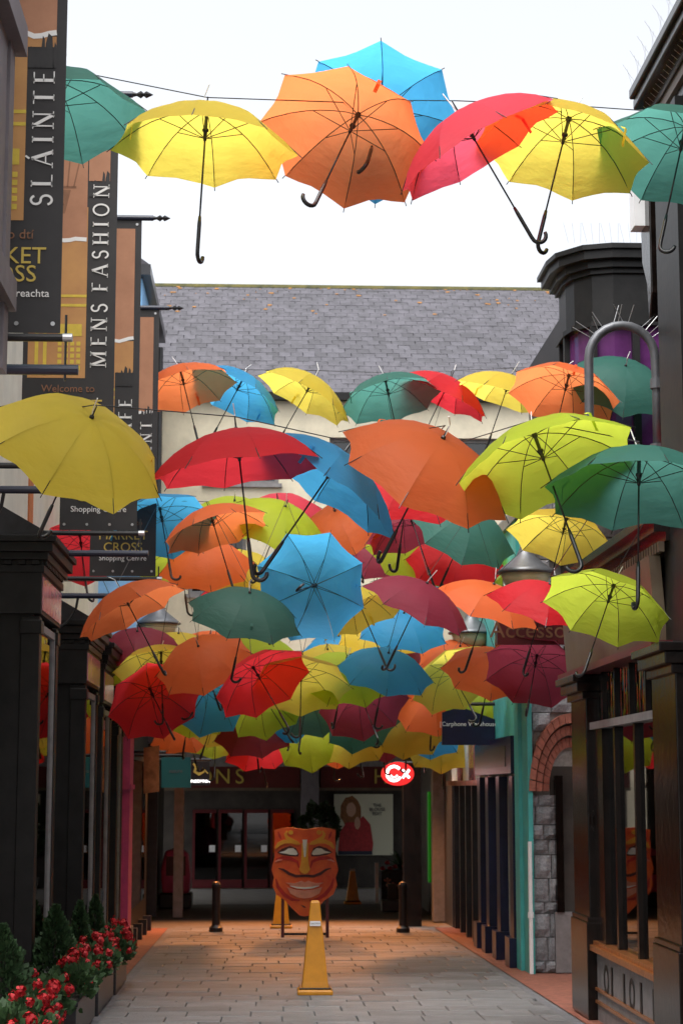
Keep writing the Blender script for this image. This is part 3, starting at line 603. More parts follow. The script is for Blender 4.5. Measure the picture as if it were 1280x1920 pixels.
# shops across the next street, seen through the passage
D_ = thing('department_store', 'dim shopfront across the far street with maroon fascia and gilt letters', 'building', (.5, 45, g(45)))
def dp(mb, name, m, par=None): return adopt(mb.build(name, m), par or D_)
dp(MB().box(-14, 16, 45.6, 50, -1, 9), 'wall', M['cream']); fa = dp(MB().box(-3.2, .85, 45.0, 45.6, 1.62, 2.12), 'fascia', M['maroonfascia']); fb = dp(MB().box(1.35, 5.5, 45.0, 45.6, 1.62, 2.12), 'fascia', M['maroonfascia'])
for ch, x, par in (('O', -1.42, fa), ('N', -.98, fa), ('S', -.58, fa), ('H', 2.78, fb), ('E', 3.14, fb)):
    link('letter', text_mesh(ch, .5, M['gold'], .02), par, (x, 44.97, 1.87), FRONT)
dp(MB().box(-3.2, 5.5, 44.96, 45.6, 1.55, 1.62), 'trim', M['fascia_cream']); dp(MB().box(-3.2, 5.5, 44.9, 45.6, 2.12, 2.5), 'cornice', M['grey_trim'])
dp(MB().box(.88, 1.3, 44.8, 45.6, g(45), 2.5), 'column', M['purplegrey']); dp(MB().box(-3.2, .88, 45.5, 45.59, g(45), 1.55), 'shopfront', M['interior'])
for i in range(4):
    dr = dp(MB().box(-1.7+i*.62, -1.64+i*.62, 45.42, 45.5, g(45), 1.1).box(-1.64+i*.62, -1.14+i*.62, 45.42, 45.5, 1.02, 1.1).box(-1.64+i*.62, -1.14+i*.62, 45.42, 45.5, g(45), g(45)+.2), 'door', M['dkred'])
    o = MB().box(-1.64+i*.62, -1.14+i*.62, 45.45, 45.455, g(45)+.2, 1.02).build('pane', M['dimglass']); adopt(o, dr)
    o = MB().box(-1.3+i*.62, -1.16+i*.62, 45.40, 45.41, .1, .26).build('notice', M['white']); adopt(o, dr)
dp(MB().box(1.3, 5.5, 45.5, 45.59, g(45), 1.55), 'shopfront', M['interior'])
# poster
Pp = thing('poster', 'framed fashion poster of a person in a red blouse on pale paper', 'poster', (2.4, 45.4, .1))
def pp(pts, name, m, y): o = MB().prism(pts, 45.4+y, 45.405+y).build(name, m); o.parent = Pp; o.matrix_parent_inverse = Matrix.Translation(-Pp.location)
pp([(1.68, .02), (3.1, .02), (3.1, 1.47), (1.68, 1.47)], 'sheet', M['poster'], 0)
def blob(cx, cz, rx, rz, n=18): return [(cx+rx*math.cos(6.283*i/n)*(1+.06*math.sin(i*2.7)), cz+rz*math.sin(6.283*i/n)*(1+.05*math.cos(i*3.1))) for i in range(n)]
pp(blob(2.08, 1.05, .25, .37), 'printed_hair', M['hair'], -.008); pp(blob(2.09, 1.1, .115, .17), 'printed_face', M['skin'], -.016)
pp([(1.78, .12), (1.82, .55), (1.98, .8), (2.2, .8), (2.38, .95), (2.55, .75), (2.62, .3), (2.6, .12)], 'printed_blouse', M['blouse'], -.012); pp(blob(2.24, .78, .07, .15), 'printed_hand', M['skin'], -.02)
pp([(1.78, .03), (1.78, .12), (2.6, .12), (2.6, .03)], 'printed_trousers', M['dkblue'], -.012)
for s, z in (('THE', 1.2), ('BLOUSE', 1.1), ('EDIT', 1.0)):
    o = link('lettering', text_mesh(s, .11, M['dkblue']), Pp, (2.72, 45.385, z), FRONT); o.matrix_parent_inverse = Matrix.Translation(-Pp.location)

# ================================================================ SHOPS ALONG THE OTHER SIDE
# near black corner shop with cornice, bay window, shopfront
N_ = thing('corner_shop', 'black painted shop with heavy cornice, bay window and boxed shopfront', 'building', (3, 14, g(14)))
def np_(mb, name, m, par=None, **k): return adopt(mb.build(name, m, None, **k), par or N_)
np_(MB().box(3.05, 8, 7, 13.4, -.6, 6.5).box(3.06, 8, 13.4, 16.6, -.6, 3.5), 'wall', M['black']); np_(MB().box(3.0, 3.05, 7, 13.3, 3.5, 6.4), 'render_panel', M['charcoal'])
c = MB()
for a, z0, z1 in ((2.98, 6.3, 6.42), (2.9, 6.42, 6.52), (2.84, 6.60, 6.70), (2.76, 6.70, 6.78), (2.73, 6.78, 6.86)): c.box(a, 3.4, 6.5, 13.45, z0, z1)
np_(c, 'cornice', M['brownblack'], bevel=.012); np_(MB().box(2.87, 3.4, 6.5, 13.44, 6.52, 6.60), 'cornice_band', M['fascia_cream'])
sp_ = MB()
np_(MB().prof([(2.74, 6.86), (3.4, 6.86), (6, 8.6), (8, 8.6), (8, 6.9)], 6.5, 13.45), 'roof', M['slatefield'])
for i in range(44):
    yb = 9.5+i*.09
    if yb < 13.4: np_(MB().tube([(2.74, yb, 6.86), (2.66+.05*(i % 3), yb+.02, 7.0)], .0016, 3).tube([(2.88, yb, 6.6), (2.80, yb, 6.67)], .0016, 3), 'bird_spike', M['steel'])
np_(MB().box(2.72, 3.05, 13.30, 13.47, 5.75, 6.35), 'end_board', M['white'])
cb = MB().profx([(13.15, 6.3), (13.15, 5.2), (13.25, 5.0), (13.3, 5.3), (13.45, 5.5), (13.5, 6.3)], 2.8, 3.2); np_(cb, 'console_bracket', M['brownblack'], bevel=.01)
# bay window
def ring(pts, z0, z1, mb): n = len(pts); return mb.add([(x, y, z0) for x, y in pts]+[(x, y, z1) for x, y in pts], [tuple(range(n))[::-1], tuple(range(n, 2*n))]+[(i, (i+1) % n, (i+1) % n+n, i+n) for i in range(n)])
KB = 1.245
def plan(o): return [(x*KB, y_*KB) for x, y_ in ((3.4, 14.5-o), (2.78-o*.2, 14.5-o), (2.62-o*.6, 14.56-o*.9), (2.5-o, 14.72-o*.4), (2.46-o, 14.9), (2.46-o, 15.25+o), (3.4, 15.25+o))]
def zb_(z): return 1.62+(z-1.62)*KB
Bh = thing('bay_house', 'black bay window with purple glass and moulded cornice high above the lane', 'building', (3.8, 19, 4.5))
by = adopt(ring(plan(0), zb_(5.33), zb_(5.76), MB()).build('bay_window', M['black']), Bh)
def bsub(mb, name, m, **k): o = mb.build(name, m, None, **k); adopt(o, by); return o
c = MB()
for o_, z0, z1 in ((.03, 5.29, 5.33), (.03, 5.72, 5.76), (.07, 5.76, 5.82), (.13, 5.82, 5.89), (.16, 5.89, 5.93)): ring(plan(o_), zb_(z0), zb_(z1), c)
bsub(c, 'bay_cornice', M['black']); bsub(ring(plan(-.03), zb_(4.25), zb_(5.29), MB()), 'bay_pane', mat('bay_purple_glass', (.10, .025, .11), .12, .35, 2.5))
for (x, y_) in ((2.47, 14.93), (2.62, 14.56), (2.95, 14.49), (2.47, 15.2)): bsub(MB().box(x*KB-.035, x*KB+.035, y_*KB-.035, y_*KB+.035, zb_(4.25), zb_(5.29)), 'mullion', M['black'])
bsub(ring(plan(.04), zb_(4.1), zb_(4.25), MB()), 'bay_base', M['black'])
for i in range(16): bsub(MB().tube([((2.4+.05*i)*KB, 14.36*KB, zb_(5.93)), ((2.36+.05*i+.02*(i % 3))*KB, 14.34*KB, zb_(6.09))], .002, 3), 'bird_spike', M['steel'])
# shopfront
sf = np_(MB().box(2.74, 3.05, 12.9, 15.65, g(14)-.1, .30), 'stall_riser', M['grey_trim'])
def ss(mb, name, m, **k): o = mb.build(name, m, None, **k); adopt(o, sf); return o
ss(MB().box(2.68, 2.8, 12.9, 15.65, .30, .345).box(2.71, 2.8, 12.9, 15.65, .345, .375), 'sill', mat('amber_glint_sill', (.42, .16, .05), .28, .3, 20, metal=.6))  # orange metal colour stands in for amber lamp light glinting on the sill
for z_ in (-.02, -.12): ss(MB().box(2.72, 2.74, 12.9, 15.65, z_, z_+.022), 'moulding', mat('orange_metal_bead', (.42, .16, .05), .3, metal=.6))  # beads repeat the orange of the sill
for y_, w_ in ((15.2, 0), (14.95, 1), (14.45, 1), (14.15, 0), (13.8, 1), (13.35, 1)):
    if w_: ss(MB().box(2.733, 2.739, y_-.03, y_+.03, -.02, .22), 'letter_stroke', M['black'])
    else: ss(MB().add([(2.736+0, y_+(.11+dr)*math.cos(t*.3142), .1+(.12+dr)*math.sin(t*.3142)) for dr in (0, -.045) for t in range(20)], [(t, (t+1) % 20, 20+(t+1) % 20, 20+t) for t in range(20)]), 'letter_stroke', M['black'])
ss(MB().box(2.79, 2.795, 12.9, 15.65, .375, 2.1), 'pane', M['glass']); ss(MB().box(2.79, 2.795, 12.9, 15.65, 2.16, 2.56), 'leaded_pane', M['wavy'])
for y_ in (13.95, 14.75): ss(MB().box(2.755, 2.80, y_-.03, y_+.03, .375, 2.1), 'mullion', M['brownblack'])
for y_ in (13.5, 14.1, 14.7, 15.25): ss(MB().box(2.755, 2.80, y_-.022, y_+.022, 2.16, 2.56), 'mullion', M['brownblack'])
ss(MB().box(2.72, 2.81, 12.9, 16.3, 2.1, 2.16), 'transom', M['grey_trim']); ss(MB().box(2.74, 2.80, 15.2, 15.65, .375, 2.1), 'side_panel', M['brownblack'])
ss(MB().box(3.6, 3.65, 12.9, 15.65, -.3, 2.6), 'shop_interior', M['interior'])
fs = np_(MB().prof([(2.70, 2.62), (2.78, 2.62), (2.74, 3.22), (2.66, 3.22)], 12.8, 16.65), 'fascia_board', M['fascia_cream'])
np_(MB().box(2.62, 3.05, 12.6, 16.68, 2.56, 2.615), 'fascia_moulding', M['dkred'])
c = MB()
for a, z0, z1 in ((2.74, 3.30, 3.36), (2.66, 3.36, 3.42), (2.60, 3.42, 3.48)): c.box(a, 3.05, 12.6, 16.7, z0, z1)
np_(c, 'shop_cornice', M['brownblack']); np_(MB().box(2.70, 3.05, 12.6, 16.69, 3.48, 3.52), 'cornice_cap', M['dkred'])
for i in range(44): np_(MB().box(2.70, 2.74, 12.65+i*.09, 12.70+i*.09, 3.23, 3.30), 'dentil', M['fascia_cream'])
np_(MB().box(2.78, 3.05, 12.6, 16.66, 3.22, 3.30), 'frieze', M['brownblack'])
def column(y0, y1, x0):
    zg = g(y0); k = np_(MB().box(x0+.03, 3.05, y0, y1, zg, 2.56), 'pilaster', M['brownblack'], bevel=.008)
    for mb, nm in ((MB().box(x0, 3.05, y0-.03, y1+.03, zg, zg+.78), 'pedestal'), (MB().box(x0+.01, 3.05, y0-.02, y1+.02, zg+.78, zg+.82), 'base_moulding'),
                   (MB().box(x0, 3.05, y0-.03, y1+.03, 2.36, 2.42).box(x0-.05, 3.05, y0-.07, y1+.07, 2.42, 2.5).box(x0-.09, 3.05, y0-.1, y1+.1, 2.5, 2.56), 'capital')):
        o = mb.build(nm, M['brownblack'], None, bevel=.006); adopt(o, k)
    o = MB().lathe([(.105, 0), (.12, .012), (.135, .012), (.145, 0)], 24).build('roundel', M['brownblack']); o.parent = k
    o.matrix_parent_inverse = Matrix.Translation(((x0+.03+3.05)/2-.02, y0-.002, 1.35)) @ Matrix.Rotation(math.pi/2, 4, 'X')
column(15.65, 16.4, 2.66); column(12.1, 12.85, 2.64)
np_(MB().box(2.77, 3.06, 12.1, 12.8, 2.57, 6.3), 'upper_pilaster', M['black']); np_(MB().tube([(2.86, 12.9, -.2), (2.86, 12.9, 6.3)], .012, 6), 'conduit', M['fascia_cream']); np_(MB().tube([(2.88, 12.2, 3.52), (2.88, 12.2, 6.3)], .02, 6), 'conduit', M['gold'])
# lamp bracket (gooseneck) with hanging lantern
def lantern(name, px, py, d, label, sc=1., neck=None):
    p = at(px, py, d); t = thing(name, label, 'lantern', tuple(p)); s = sc
    MB().lathe([(.05*s, .34*s), (.06*s, .24*s), (.10*s, .16*s), (.26*s, .03*s), (.30*s, 0), (.30*s, -.02*s), (.27*s, -.025*s)][::-1], 20).build('hood', M['metal'], t, smooth=True)
    MB().lathe([(.02*s, -.22*s), (.14*s, -.20*s), (.22*s, -.13*s), (.26*s, -.026*s)], 20).build('glass_bowl', M['lampglass'], t, smooth=True)
    MB().tube([(0, 0, .33*s), (0, 0, .62*s)], .02*s, 8).build('stem', M['darkmetal'], t); MB().lathe([(.05*s, .40*s), (.07*s, .44*s), (.05*s, .48*s)], 12).build('collar', M['darkmetal'], t)
    return t, p
gn = thing('lamp_bracket', 'grey swan neck lamp bracket topped with bird spikes on the black shop', 'lamp bracket', tuple(at(1222, 760, 13.2)))
pts = [at(1232, 860, 13.2), at(1230, 720, 13.2)]+[at(1165+62*math.cos(R(a)), 672-62*math.sin(R(a)), 13.2) for a in range(0, 181, 15)]+[at(1104, 800, 13.2), at(1104, 835, 13.2)]
o = MB().tube(pts, .034, 10).build('pipe', M['metal'], None, smooth=True); o.parent = gn; o.matrix_parent_inverse = Matrix.Translation(-gn.location)
for py in (720, 842):
    o = MB().tube([at(1231, py-9, 13.2), at(1231, py+9, 13.2)], .052, 10).build('collar', M['metal'], None); o.parent = gn; o.matrix_parent_inverse = Matrix.Translation(-gn.location)
o = MB().tube([at(1231, 735, 13.2), Vector((3.06, 13.2, at(1231, 735, 13.2).z))], .03, 8).build('wall_arm', M['metal'], None); o.parent = gn; o.matrix_parent_inverse = Matrix.Translation(-gn.location)
for a in (35, 42, 50, 58, 80, 88, 96, 103, 122, 130, 138, 146):
    b0 = at(1165+68*math.cos(R(a)), 672-68*math.sin(R(a)), 13.2); b1 = at(1165+100*math.cos(R(a+rnd.uniform(-12, 12))), 668-98*math.sin(R(a)), 13.2+rnd.uniform(-.06, .06))
    o = MB().tube([b0, b1], .0028, 4).build('bird_spike', M['steel'], None); o.parent = gn; o.matrix_parent_inverse = Matrix.Translation(-gn.location)
lantern('street_lantern', 1104, 905, 13.2, 'lantern hanging from the swan neck bracket behind the lime umbrella', .8)
lantern('street_lantern', 985, 1072, 19.0, 'large lantern with metal hood before the stone gable')
lantern('street_lantern', 883, 1186, 24.0, 'cream bowled lantern beside the teal building, behind umbrellas')
lantern('street_lantern', 298, 1168, 25.5, 'cream bowled lantern by the cream terrace wall, behind the orange umbrella')
for px, py, d, xw, lb in ((985, 1015, 19.0, 3.3, 'the stone gable lantern'), (883, 1130, 24.0, 2.85, 'the lantern beside the teal house'), (298, 1112, 25.5, -1.76, 'the lantern by the cream terrace')):
    p = at(px, py, d); MB().tube([(xw, d, p.z+.1), (p.x, d, p.z+.1), (p.x, d, p.z-.02)], .025, 8).build('lantern_arm', M['darkmetal'], label='black wall arm carrying '+lb, cat='bracket', group='lantern arms')
# stone gable with stepped red arch
G_ = thing('stone_gable', 'rough grey stone gable with stepped red brick arches', 'building', (3.5, 20.3, g(20.3)))
def gp(mb, name, m, par=None, **k): return adopt(mb.build(name, m, None, **k), par or G_)
gw = gp(MB().box(2.88, 8, 20.42, 24, -.5, 4.85), 'wall', M['mortar'])
adopt(MB().box(3.45, 8, 18.9, 24, 4.86, 7.1).build('wall', M['black']), Bh)
z = g(20.3); ax_, az_, orx, orz = 3.32, 1.58, .47, .84
stm = []
for k in range(6):
    q = random.Random(k); w, h = 1, 1; b = MB(); n = 3
    vs = [(i/n-.5, -.09-(.05*q.random() if 0 < i < n and 0 < j < n else -.045), j/n-.5) for j in range(n+1) for i in range(n+1)]+[(sx, .12, sz) for sz in (-.5, .5) for sx in (-.5, .5)]
    fs_ = [(j*(n+1)+i, j*(n+1)+i+1, (j+1)*(n+1)+i+1, (j+1)*(n+1)+i) for j in range(n) for i in range(n)]
    N1 = n+1; fs_ += [tuple([N1*N1]+[N1*N1+1]+[i for i in range(n, -1, -1)]), tuple([N1*N1+2]+[n*N1+i for i in range(0, N1)]+[N1*N1+3]), tuple([N1*N1+0]+[j*N1 for j in range(0, N1)]+[N1*N1+2]), tuple([N1*N1+3]+[j*N1+n for j in range(n, -1, -1)]+[N1*N1+1])]
    stm.append(b.add(vs, fs_).mesh('stone', M['stone']))
def in_arch(x, z_): return (z_ < az_ and abs(x-ax_) < .17) or (z_ >= az_ and ((x-ax_)/(orx+.02))**2+((z_-az_)/(orz+.02))**2 < 1) or ((x-3.42)/.26)**2+((z_-4.15)/.42)**2 < 1
nst = 0
while z < 4.7 and nst < 290:
    h = rnd.choice([.12, .16, .2, .25]); x = 2.86-rnd.uniform(0, .2)
    while x < 4.3 and nst < 290:
        w = rnd.uniform(.16, .42); a = max(x, 2.86); b = x+w
        # cut stones at the arch
        segs = [(a, b)]
        cxs = [a+(b-a)*t/8 for t in range(9)]
        ok = [not in_arch(q_, z+h/2) for q_ in cxs]
        if not all(ok):
            segs = []; st = None
            for q_, k in zip(cxs, ok):
                if k and st is None: st = q_
                if (not k) and st is not None: segs.append((st, q_)); st = None
            if st is not None: segs.append((st, b))
        for a2, b2 in segs:
            if b2-a2 > .05:
                o = link('stone', stm[rnd.randrange(6)], gw, ((a2+b2)/2-G_.location.x*0, 20.40, z+h/2)); o.scale = (b2-a2-.01, rnd.uniform(.3, .65), h-.01); nst += 1
        x = b
    z += h
for k in range(4):
    r0 = MB(); o_x, o_z = orx-.085*k, orz-.13*k; i_x, i_z = o_x-.066, o_z-.105
    for i in range(20):
        a0, a1 = math.pi*(i+.04)/20, math.pi*(i+.96)/20
        r0.prism([(ax_+o_x*math.cos(a0), az_+o_z*math.sin(a0)), (ax_+o_x*math.cos(a1), az_+o_z*math.sin(a1)), (ax_+i_x*math.cos(a1), az_+i_z*math.sin(a1)), (ax_+i_x*math.cos(a0), az_+i_z*math.sin(a0))], 20.22+.075*k+rnd.uniform(0, .008), 20.5)
    gp(r0, 'arch_ring', M['archbrick'])
r0 = MB()
for i in range(16):
    a0, a1 = math.pi*i/16, math.pi*(i+1)/16; r0.prism([(3.42+.27*math.cos(a0), 4.1+.45*math.sin(a0)), (3.42+.27*math.cos(a1), 4.1+.45*math.sin(a1)), (3.42+.16*math.cos(a1), 4.1+.33*math.sin(a1)), (3.42+.16*math.cos(a0), 4.1+.33*math.sin(a0))], 20.3, 20.44)
gp(r0, 'window_arch', M['archbrick']); gp(MB().prism([(3.26, 3.6), (3.58, 3.6), (3.58, 4.1), (3.5, 4.38), (3.42, 4.43), (3.34, 4.38), (3.26, 4.1)], 20.36, 20.41), 'window_opening', M['interior'])
gp(MB().box(3.10, 3.6, 20.40, 20.45, g(20), 1.85), 'doorway', M['interior']); gp(MB().box(3.14, 3.22, 20.28, 20.42, .3, 1.75), 'door_post', M['brownblack']); gp(MB().box(3.12, 3.6, 20.3, 20.4, g(20), .3), 'door_panel', M['grey_trim'])
# teal house
Te = thing('teal_house', 'teal painted narrow house front beside the stone gable', 'building', (2.9, 21, g(21)))
def tep(mb, name, m, **k): o = mb.build(name, m, None, **k); o.parent = Te; o.matrix_parent_inverse = Matrix.Translation(-Te.location); return o
tep(MB().box(2.84, 2.89, 20.25, 20.7, g(21), 4.6).box(2.89, 8, 20.5, 22.2, 2.2, 4.6), 'wall', M['teal']); tep(MB().box(2.80, 2.9, 20.7, 21.05, g(21), 4.6), 'pilaster', M['teal']); tep(MB().box(2.83, 2.9, 21.05, 24.6, 2.2, 4.6), 'upper_wall', M['teal'])
tep(MB().box(2.78, 2.95, 20.2, 24.7, 4.6, 4.72), 'eaves', M['grey_trim'])
wn = tep(MB().box(2.80, 2.83, 21.7, 22.7, 3.1, 4.2), 'window', M['white']); o = MB().box(2.79, 2.80, 21.8, 22.6, 3.2, 4.1).build('pane', M['dimglass']); adopt(o, wn)
dpip = tag(MB().tube([(2.84, 20.18, g(20)), (2.84, 20.18, 1.05)], .022, 8).tube([(2.84, 20.18, .25), (2.84, 20.18, .31)], .032, 8).build('drainpipe', M['white']), 'thin white drainpipe on the edge of the teal house', 'drainpipe')
# navy and dark shops
Nv = thing('navy_shop', 'navy painted shopfront with stepped plinths below the teal wall', 'building', (2.85, 22.5, g(22.5)))
def nvp(mb, name, m): o = mb.build(name, m); o.parent = Nv; o.matrix_parent_inverse = Matrix.Translation(-Nv.location); return o
nvp(MB().box(2.92, 6, 21.1, 24.6, g(23), 2.2), 'shopfront', M['navy'])
for y_ in (21.1, 22.3, 23.4, 24.3): nvp(MB().box(2.78, 2.92, y_, y_+.3, g(y_), 1.75), 'pilaster', M['navy']); nvp(MB().box(2.72, 2.92, y_-.04, y_+.34, g(y_), g(y_)+.32), 'plinth', M['navy'])
nvp(MB().box(2.76, 2.92, 21.05, 24.65, 1.78, 2.2), 'fascia', M['navy']); nvp(MB().box(2.752, 2.758, 21.5, 24.2, 1.86, 2.1), 'sign_panel', M['charcoal']); nvp(MB().box(2.91, 2.915, 21.5, 24.2, .1, 1.7), 'pane', M['dimglass'])
Gs = thing('grey_shop', 'dark grey shopfront with pinkish display panels beside the passage', 'building', (2.85, 27, g(27)))
def gsp(mb, name, m): o = mb.build(name, m); o.parent = Gs; o.matrix_parent_inverse = Matrix.Translation(-Gs.location); return o
gsp(MB().box(2.92, 6, 24.7, 29.0, g(27), 4.5), 'wall', M['charcoal']); gsp(MB().box(2.80, 2.92, 24.75, 29.0, 1.65, 1.72), 'ledge', M['copper'])
for i in range(5): gsp(MB().box(2.86, 2.92, 24.9+i*.8, 25.5+i*.8, 1.72, 2.3), 'display_panel', M['pinkglass'] if i % 2 else M['cream2']); gsp(MB().box(2.82, 2.92, 24.8+i*.8, 24.9+i*.8, g(26), 1.65), 'pilaster', M['charcoal'])
gsp(MB().box(2.9, 2.915, 24.9, 28.8, .0, 1.6), 'pane', M['dimglass'])
# signs
def sign(name, label, pts, d, m, x_wall, arm_z, cat='sign'):
    t = thing(name, label, cat, (sum(p[0] for p in pts)/len(pts), d, min(p[1] for p in pts)))
    def p(mb, nm, mm): o = mb.build(nm, mm); o.parent = t; o.matrix_parent_inverse = Matrix.Translation(-t.location); return o
    p(MB().prism(pts, d-.03, d+.03), 'board', M[m]); xm = max(p_[0] for p_ in pts) if x_wall > 0 else min(p_[0] for p_ in pts)
    p(MB().tube([(xm-.3*(1 if x_wall > 0 else -1), d, arm_z), (x_wall, d, arm_z)], .022, 8), 'arm', M['darkmetal']); return t, p
def px2(d, *q): return [(at(x, y_, d).x, at(x, y_, d).z) for x, y_ in q]
def letter(t, s, size, m, px, py, d, y): p = at(px, py, d); o = link('lettering', text_mesh(s, size, M[m]), t, (p.x, d-y, p.z), FRONT); o.matrix_parent_inverse = Matrix.Translation(-t.location); return o
t, p = sign('hanging_sign', 'navy pointed top hanging sign with white shop name', px2(23, (828, 1336), (862, 1325), (927, 1349), (927, 1397), (828, 1397)), 23, 'navy', 2.9, at(900, 1320, 23).z)
letter(t, '[Carphone Warehouse', .075, 'offwhite', 877, 1358, 23, .033)
t, p = sign('fascia_sign', 'dark maroon sign board with faded Accessories lettering', px2(19.4, (931, 1160), (1108, 1160), (1108, 1209), (931, 1209)), 19.4, 'dkred', 3.6, at(1000, 1215, 19.4).z)
letter(t, 'Accessories', .24, 'tandark', 1020, 1183, 19.4, .033)
t, p = sign('hanging_sign', 'dim teal square hanging sign by the black shop', px2(26, (303, 1420), (358, 1420), (358, 1477), (303, 1477)), 26, 'signteal', -1.8, at(330, 1416, 26).z)
letter(t, 'nature', .07, 'grey_trim', 330, 1446, 26, .033)
t, p = sign('lit_sign', 'small black sign with golden swirl and lit white name', px2(28.6, (359, 1428), (393, 1428), (393, 1473), (359, 1473)), 28.6, 'darkmetal', -1.8, at(370, 1424, 28.6).z)
letter(t, 'INSOMNIA', .062, 'litwhite', 376, 1465, 28.6, .034)
q = at(376, 1443, 28.6); p(MB().ribbon([(q.x-.11, q.z+.09), (q.x-.06, q.z+.04), (q.x-.09, q.z-.03), (q.x-.02, q.z-.07), (q.x+.05, q.z-.03), (q.x+.03, q.z+.02), (q.x+.12, q.z-.06)], [.03, .05, .04, .05, .04, .03, .015], 28.555, 28.565), 'gold_swirl', M['gold'])
el = [(at(745, 1451, 28).x+.245*math.cos(6.283*i/28), at(745, 1451, 28).z+.175*math.sin(6.283*i/28)) for i in range(28)]
t, p = sign('oval_sign', 'lit red oval hanging sign with white rounded letters', el, 28, 'red', 2.9, at(745, 1430, 28).z)
q = at(745, 1451, 28); p(MB().ribbon(arc(q.x-.055, q.z+.005, .105, .105, 40, 330, 18), .04, 27.955, 27.968), 'letter_ring', M['litwhite']); p(MB().ribbon(arc(q.x-.055, q.z+.0, .05, .05, 200, 340, 8), .018, 27.955, 27.968), 'letter_smile', M['litwhite'])
p(MB().ribbon([(q.x+.07, q.z+.06), (q.x+.17, q.z-.06)], .035, 27.955, 27.968), 'letter_stroke', M['litwhite']); p(MB().ribbon([(q.x+.07, q.z-.06), (q.x+.17, q.z+.06)], .035, 27.949, 27.9545), 'letter_stroke', M['litwhite'])
t, p = sign('exit_sign', 'small lit green exit sign under the passage lintel', px2(29.6, (534, 1408), (556, 1408), (556, 1420), (534, 1420)), 29.6, 'litgreen', 1.2, at(545, 1408, 29.6).z)
t, p = sign('wall_lamp', 'copper framed wall lantern box reflecting amber light', px2(25.6, (270, 1402), (299, 1398), (299, 1484), (270, 1488)), 25.6, 'copper', -1.8, at(285, 1410, 25.6).z, 'lamp')

# ================================================================ STREET FURNITURE
# painted mask board (coordinates measured on the board)
mk = thing('mask_board', 'orange painted smiling theatre mask board standing on a dark metal frame', 'mask board', (.58, 26.5, g(26.5)))
K_ = .001357
def mp(x, y_): return ((x-535)*K_, (1245-y_)*K_)
def mpart(name, m, y0, y1, pts=None, stroke=None, w=0, par=None): 
    mb = MB()
    if pts: mb.prism([mp(*q) for q in pts], y0, y1)
    else: mb.ribbon([mp(*q) for q in stroke], [v*K_ for v in w] if isinstance(w, list) else w*K_, y0, y1)
    return mb.build(name, M[m], par or mk)
def mir(q): return [(1060-x, y_) for x, y_ in q]
half = [(535, 150), (445, 140), (360, 130), (290, 140), (215, 160), (222, 240), (215, 330), (220, 430), (205, 490), (190, 560), (215, 640), (200, 720), (240, 810), (330, 870), (400, 950), (480, 1022), (535, 1030)]
bd = mpart('board', 'm_orange', -.02, .012, pts=half+[(1064-x, y_) for x, y_ in half[-2:0:-1]])
for f_ in (lambda q: q, mir):
    mpart('brow', 'm_yellow', -.034, -.02, stroke=f_([(228, 345), (262, 300), (320, 275), (390, 275), (440, 292), (482, 300)]), w=[20, 40, 42, 36, 34, 12])
    mpart('scroll', 'm_yellow', -.032, -.02, stroke=f_([(350, 165), (330, 200), (345, 235), (400, 262), (470, 285)]), w=[14, 30, 36, 30, 12]); mpart('curl', 'm_yellow', -.03, -.02, pts=f_([(385+26*math.cos(t*.63), 182+24*math.sin(t*.63)) for t in range(10)]))
    mpart('eye_shadow', 'm_dark', -.024, -.02, pts=f_([(245, 385), (300, 345), (380, 318), (440, 340), (470, 400), (462, 425), (390, 425), (300, 412)]))
    mpart('eye', 'm_white', -.029, -.024, pts=f_([(262, 386), (320, 372), (360, 345), (410, 342), (445, 370), (458, 402), (440, 412), (380, 408), (330, 396)]))
    mpart('cheek', 'm_red', -.025, -.02, stroke=f_([(235, 455), (300, 440), (380, 445), (455, 480), (470, 540)]), w=[16, 36, 40, 26, 10])
    mpart('cheek_light', 'm_lip', -.03, -.025, stroke=f_([(225, 480), (260, 462), (300, 460)]), w=[6, 16, 5])
    mpart('smile_line', 'm_dark', -.026, -.02, stroke=f_([(262, 545), (310, 560), (370, 600), (440, 625), (531, 622)]), w=[8, 22, 30, 26, 20])
    mpart('jaw_shade', 'm_red', -.024, -.02, stroke=f_([(235, 650), (255, 730), (320, 810), (400, 860), (480, 870)]), w=[12, 36, 40, 30, 12])
    mpart('temple_mark', 'm_red', -.024, -.02, stroke=f_([(255, 175), (270, 215), (285, 250)]), w=[10, 26, 8])
mpart('nose', 'm_yellow', -.045, -.02, pts=[(495, 290), (565, 290), (562, 420), (568, 500), (585, 560), (560, 592), (530, 602), (500, 592), (472, 560), (490, 500), (496, 420)])
mpart('nose_light', 'm_white', -.05, -.045, pts=[(505, 255), (555, 255), (545, 360), (538, 430), (522, 430), (515, 360)]); mpart('lip', 'm_lip', -.034, -.02, pts=[(335, 690), (430, 695), (495, 672), (530, 688), (565, 672), (640, 695), (725, 690), (640, 735), (530, 745), (430, 735)])
mpart('teeth', 'm_white', -.038, -.034, stroke=[(380, 722), (450, 740), (530, 746), (610, 740), (680, 722)], w=[6, 16, 20, 16, 6]); mpart('lip', 'm_lip', -.036, -.02, pts=[(350, 735), (440, 762), (530, 770), (620, 762), (710, 735), (680, 800), (600, 840), (530, 850), (460, 840), (385, 800)])
mpart('chin_dimple', 'm_dark', -.026, -.02, pts=[(490, 915), (525, 925), (545, 945), (520, 940)])
for x in (-.31, .31): MB().box(x-.022, x+.022, .014, .055, .0, .75).build('leg', M['dkred'], mk)
MB().box(-.29, .29, .02, .05, .03, .065).build('crossbar', M['darkmetal'], mk); 
for x in (-.31, .31): MB().box(x-.02, x+.02, .06, .45, .0, .03).build('foot', M['darkmetal'], mk)
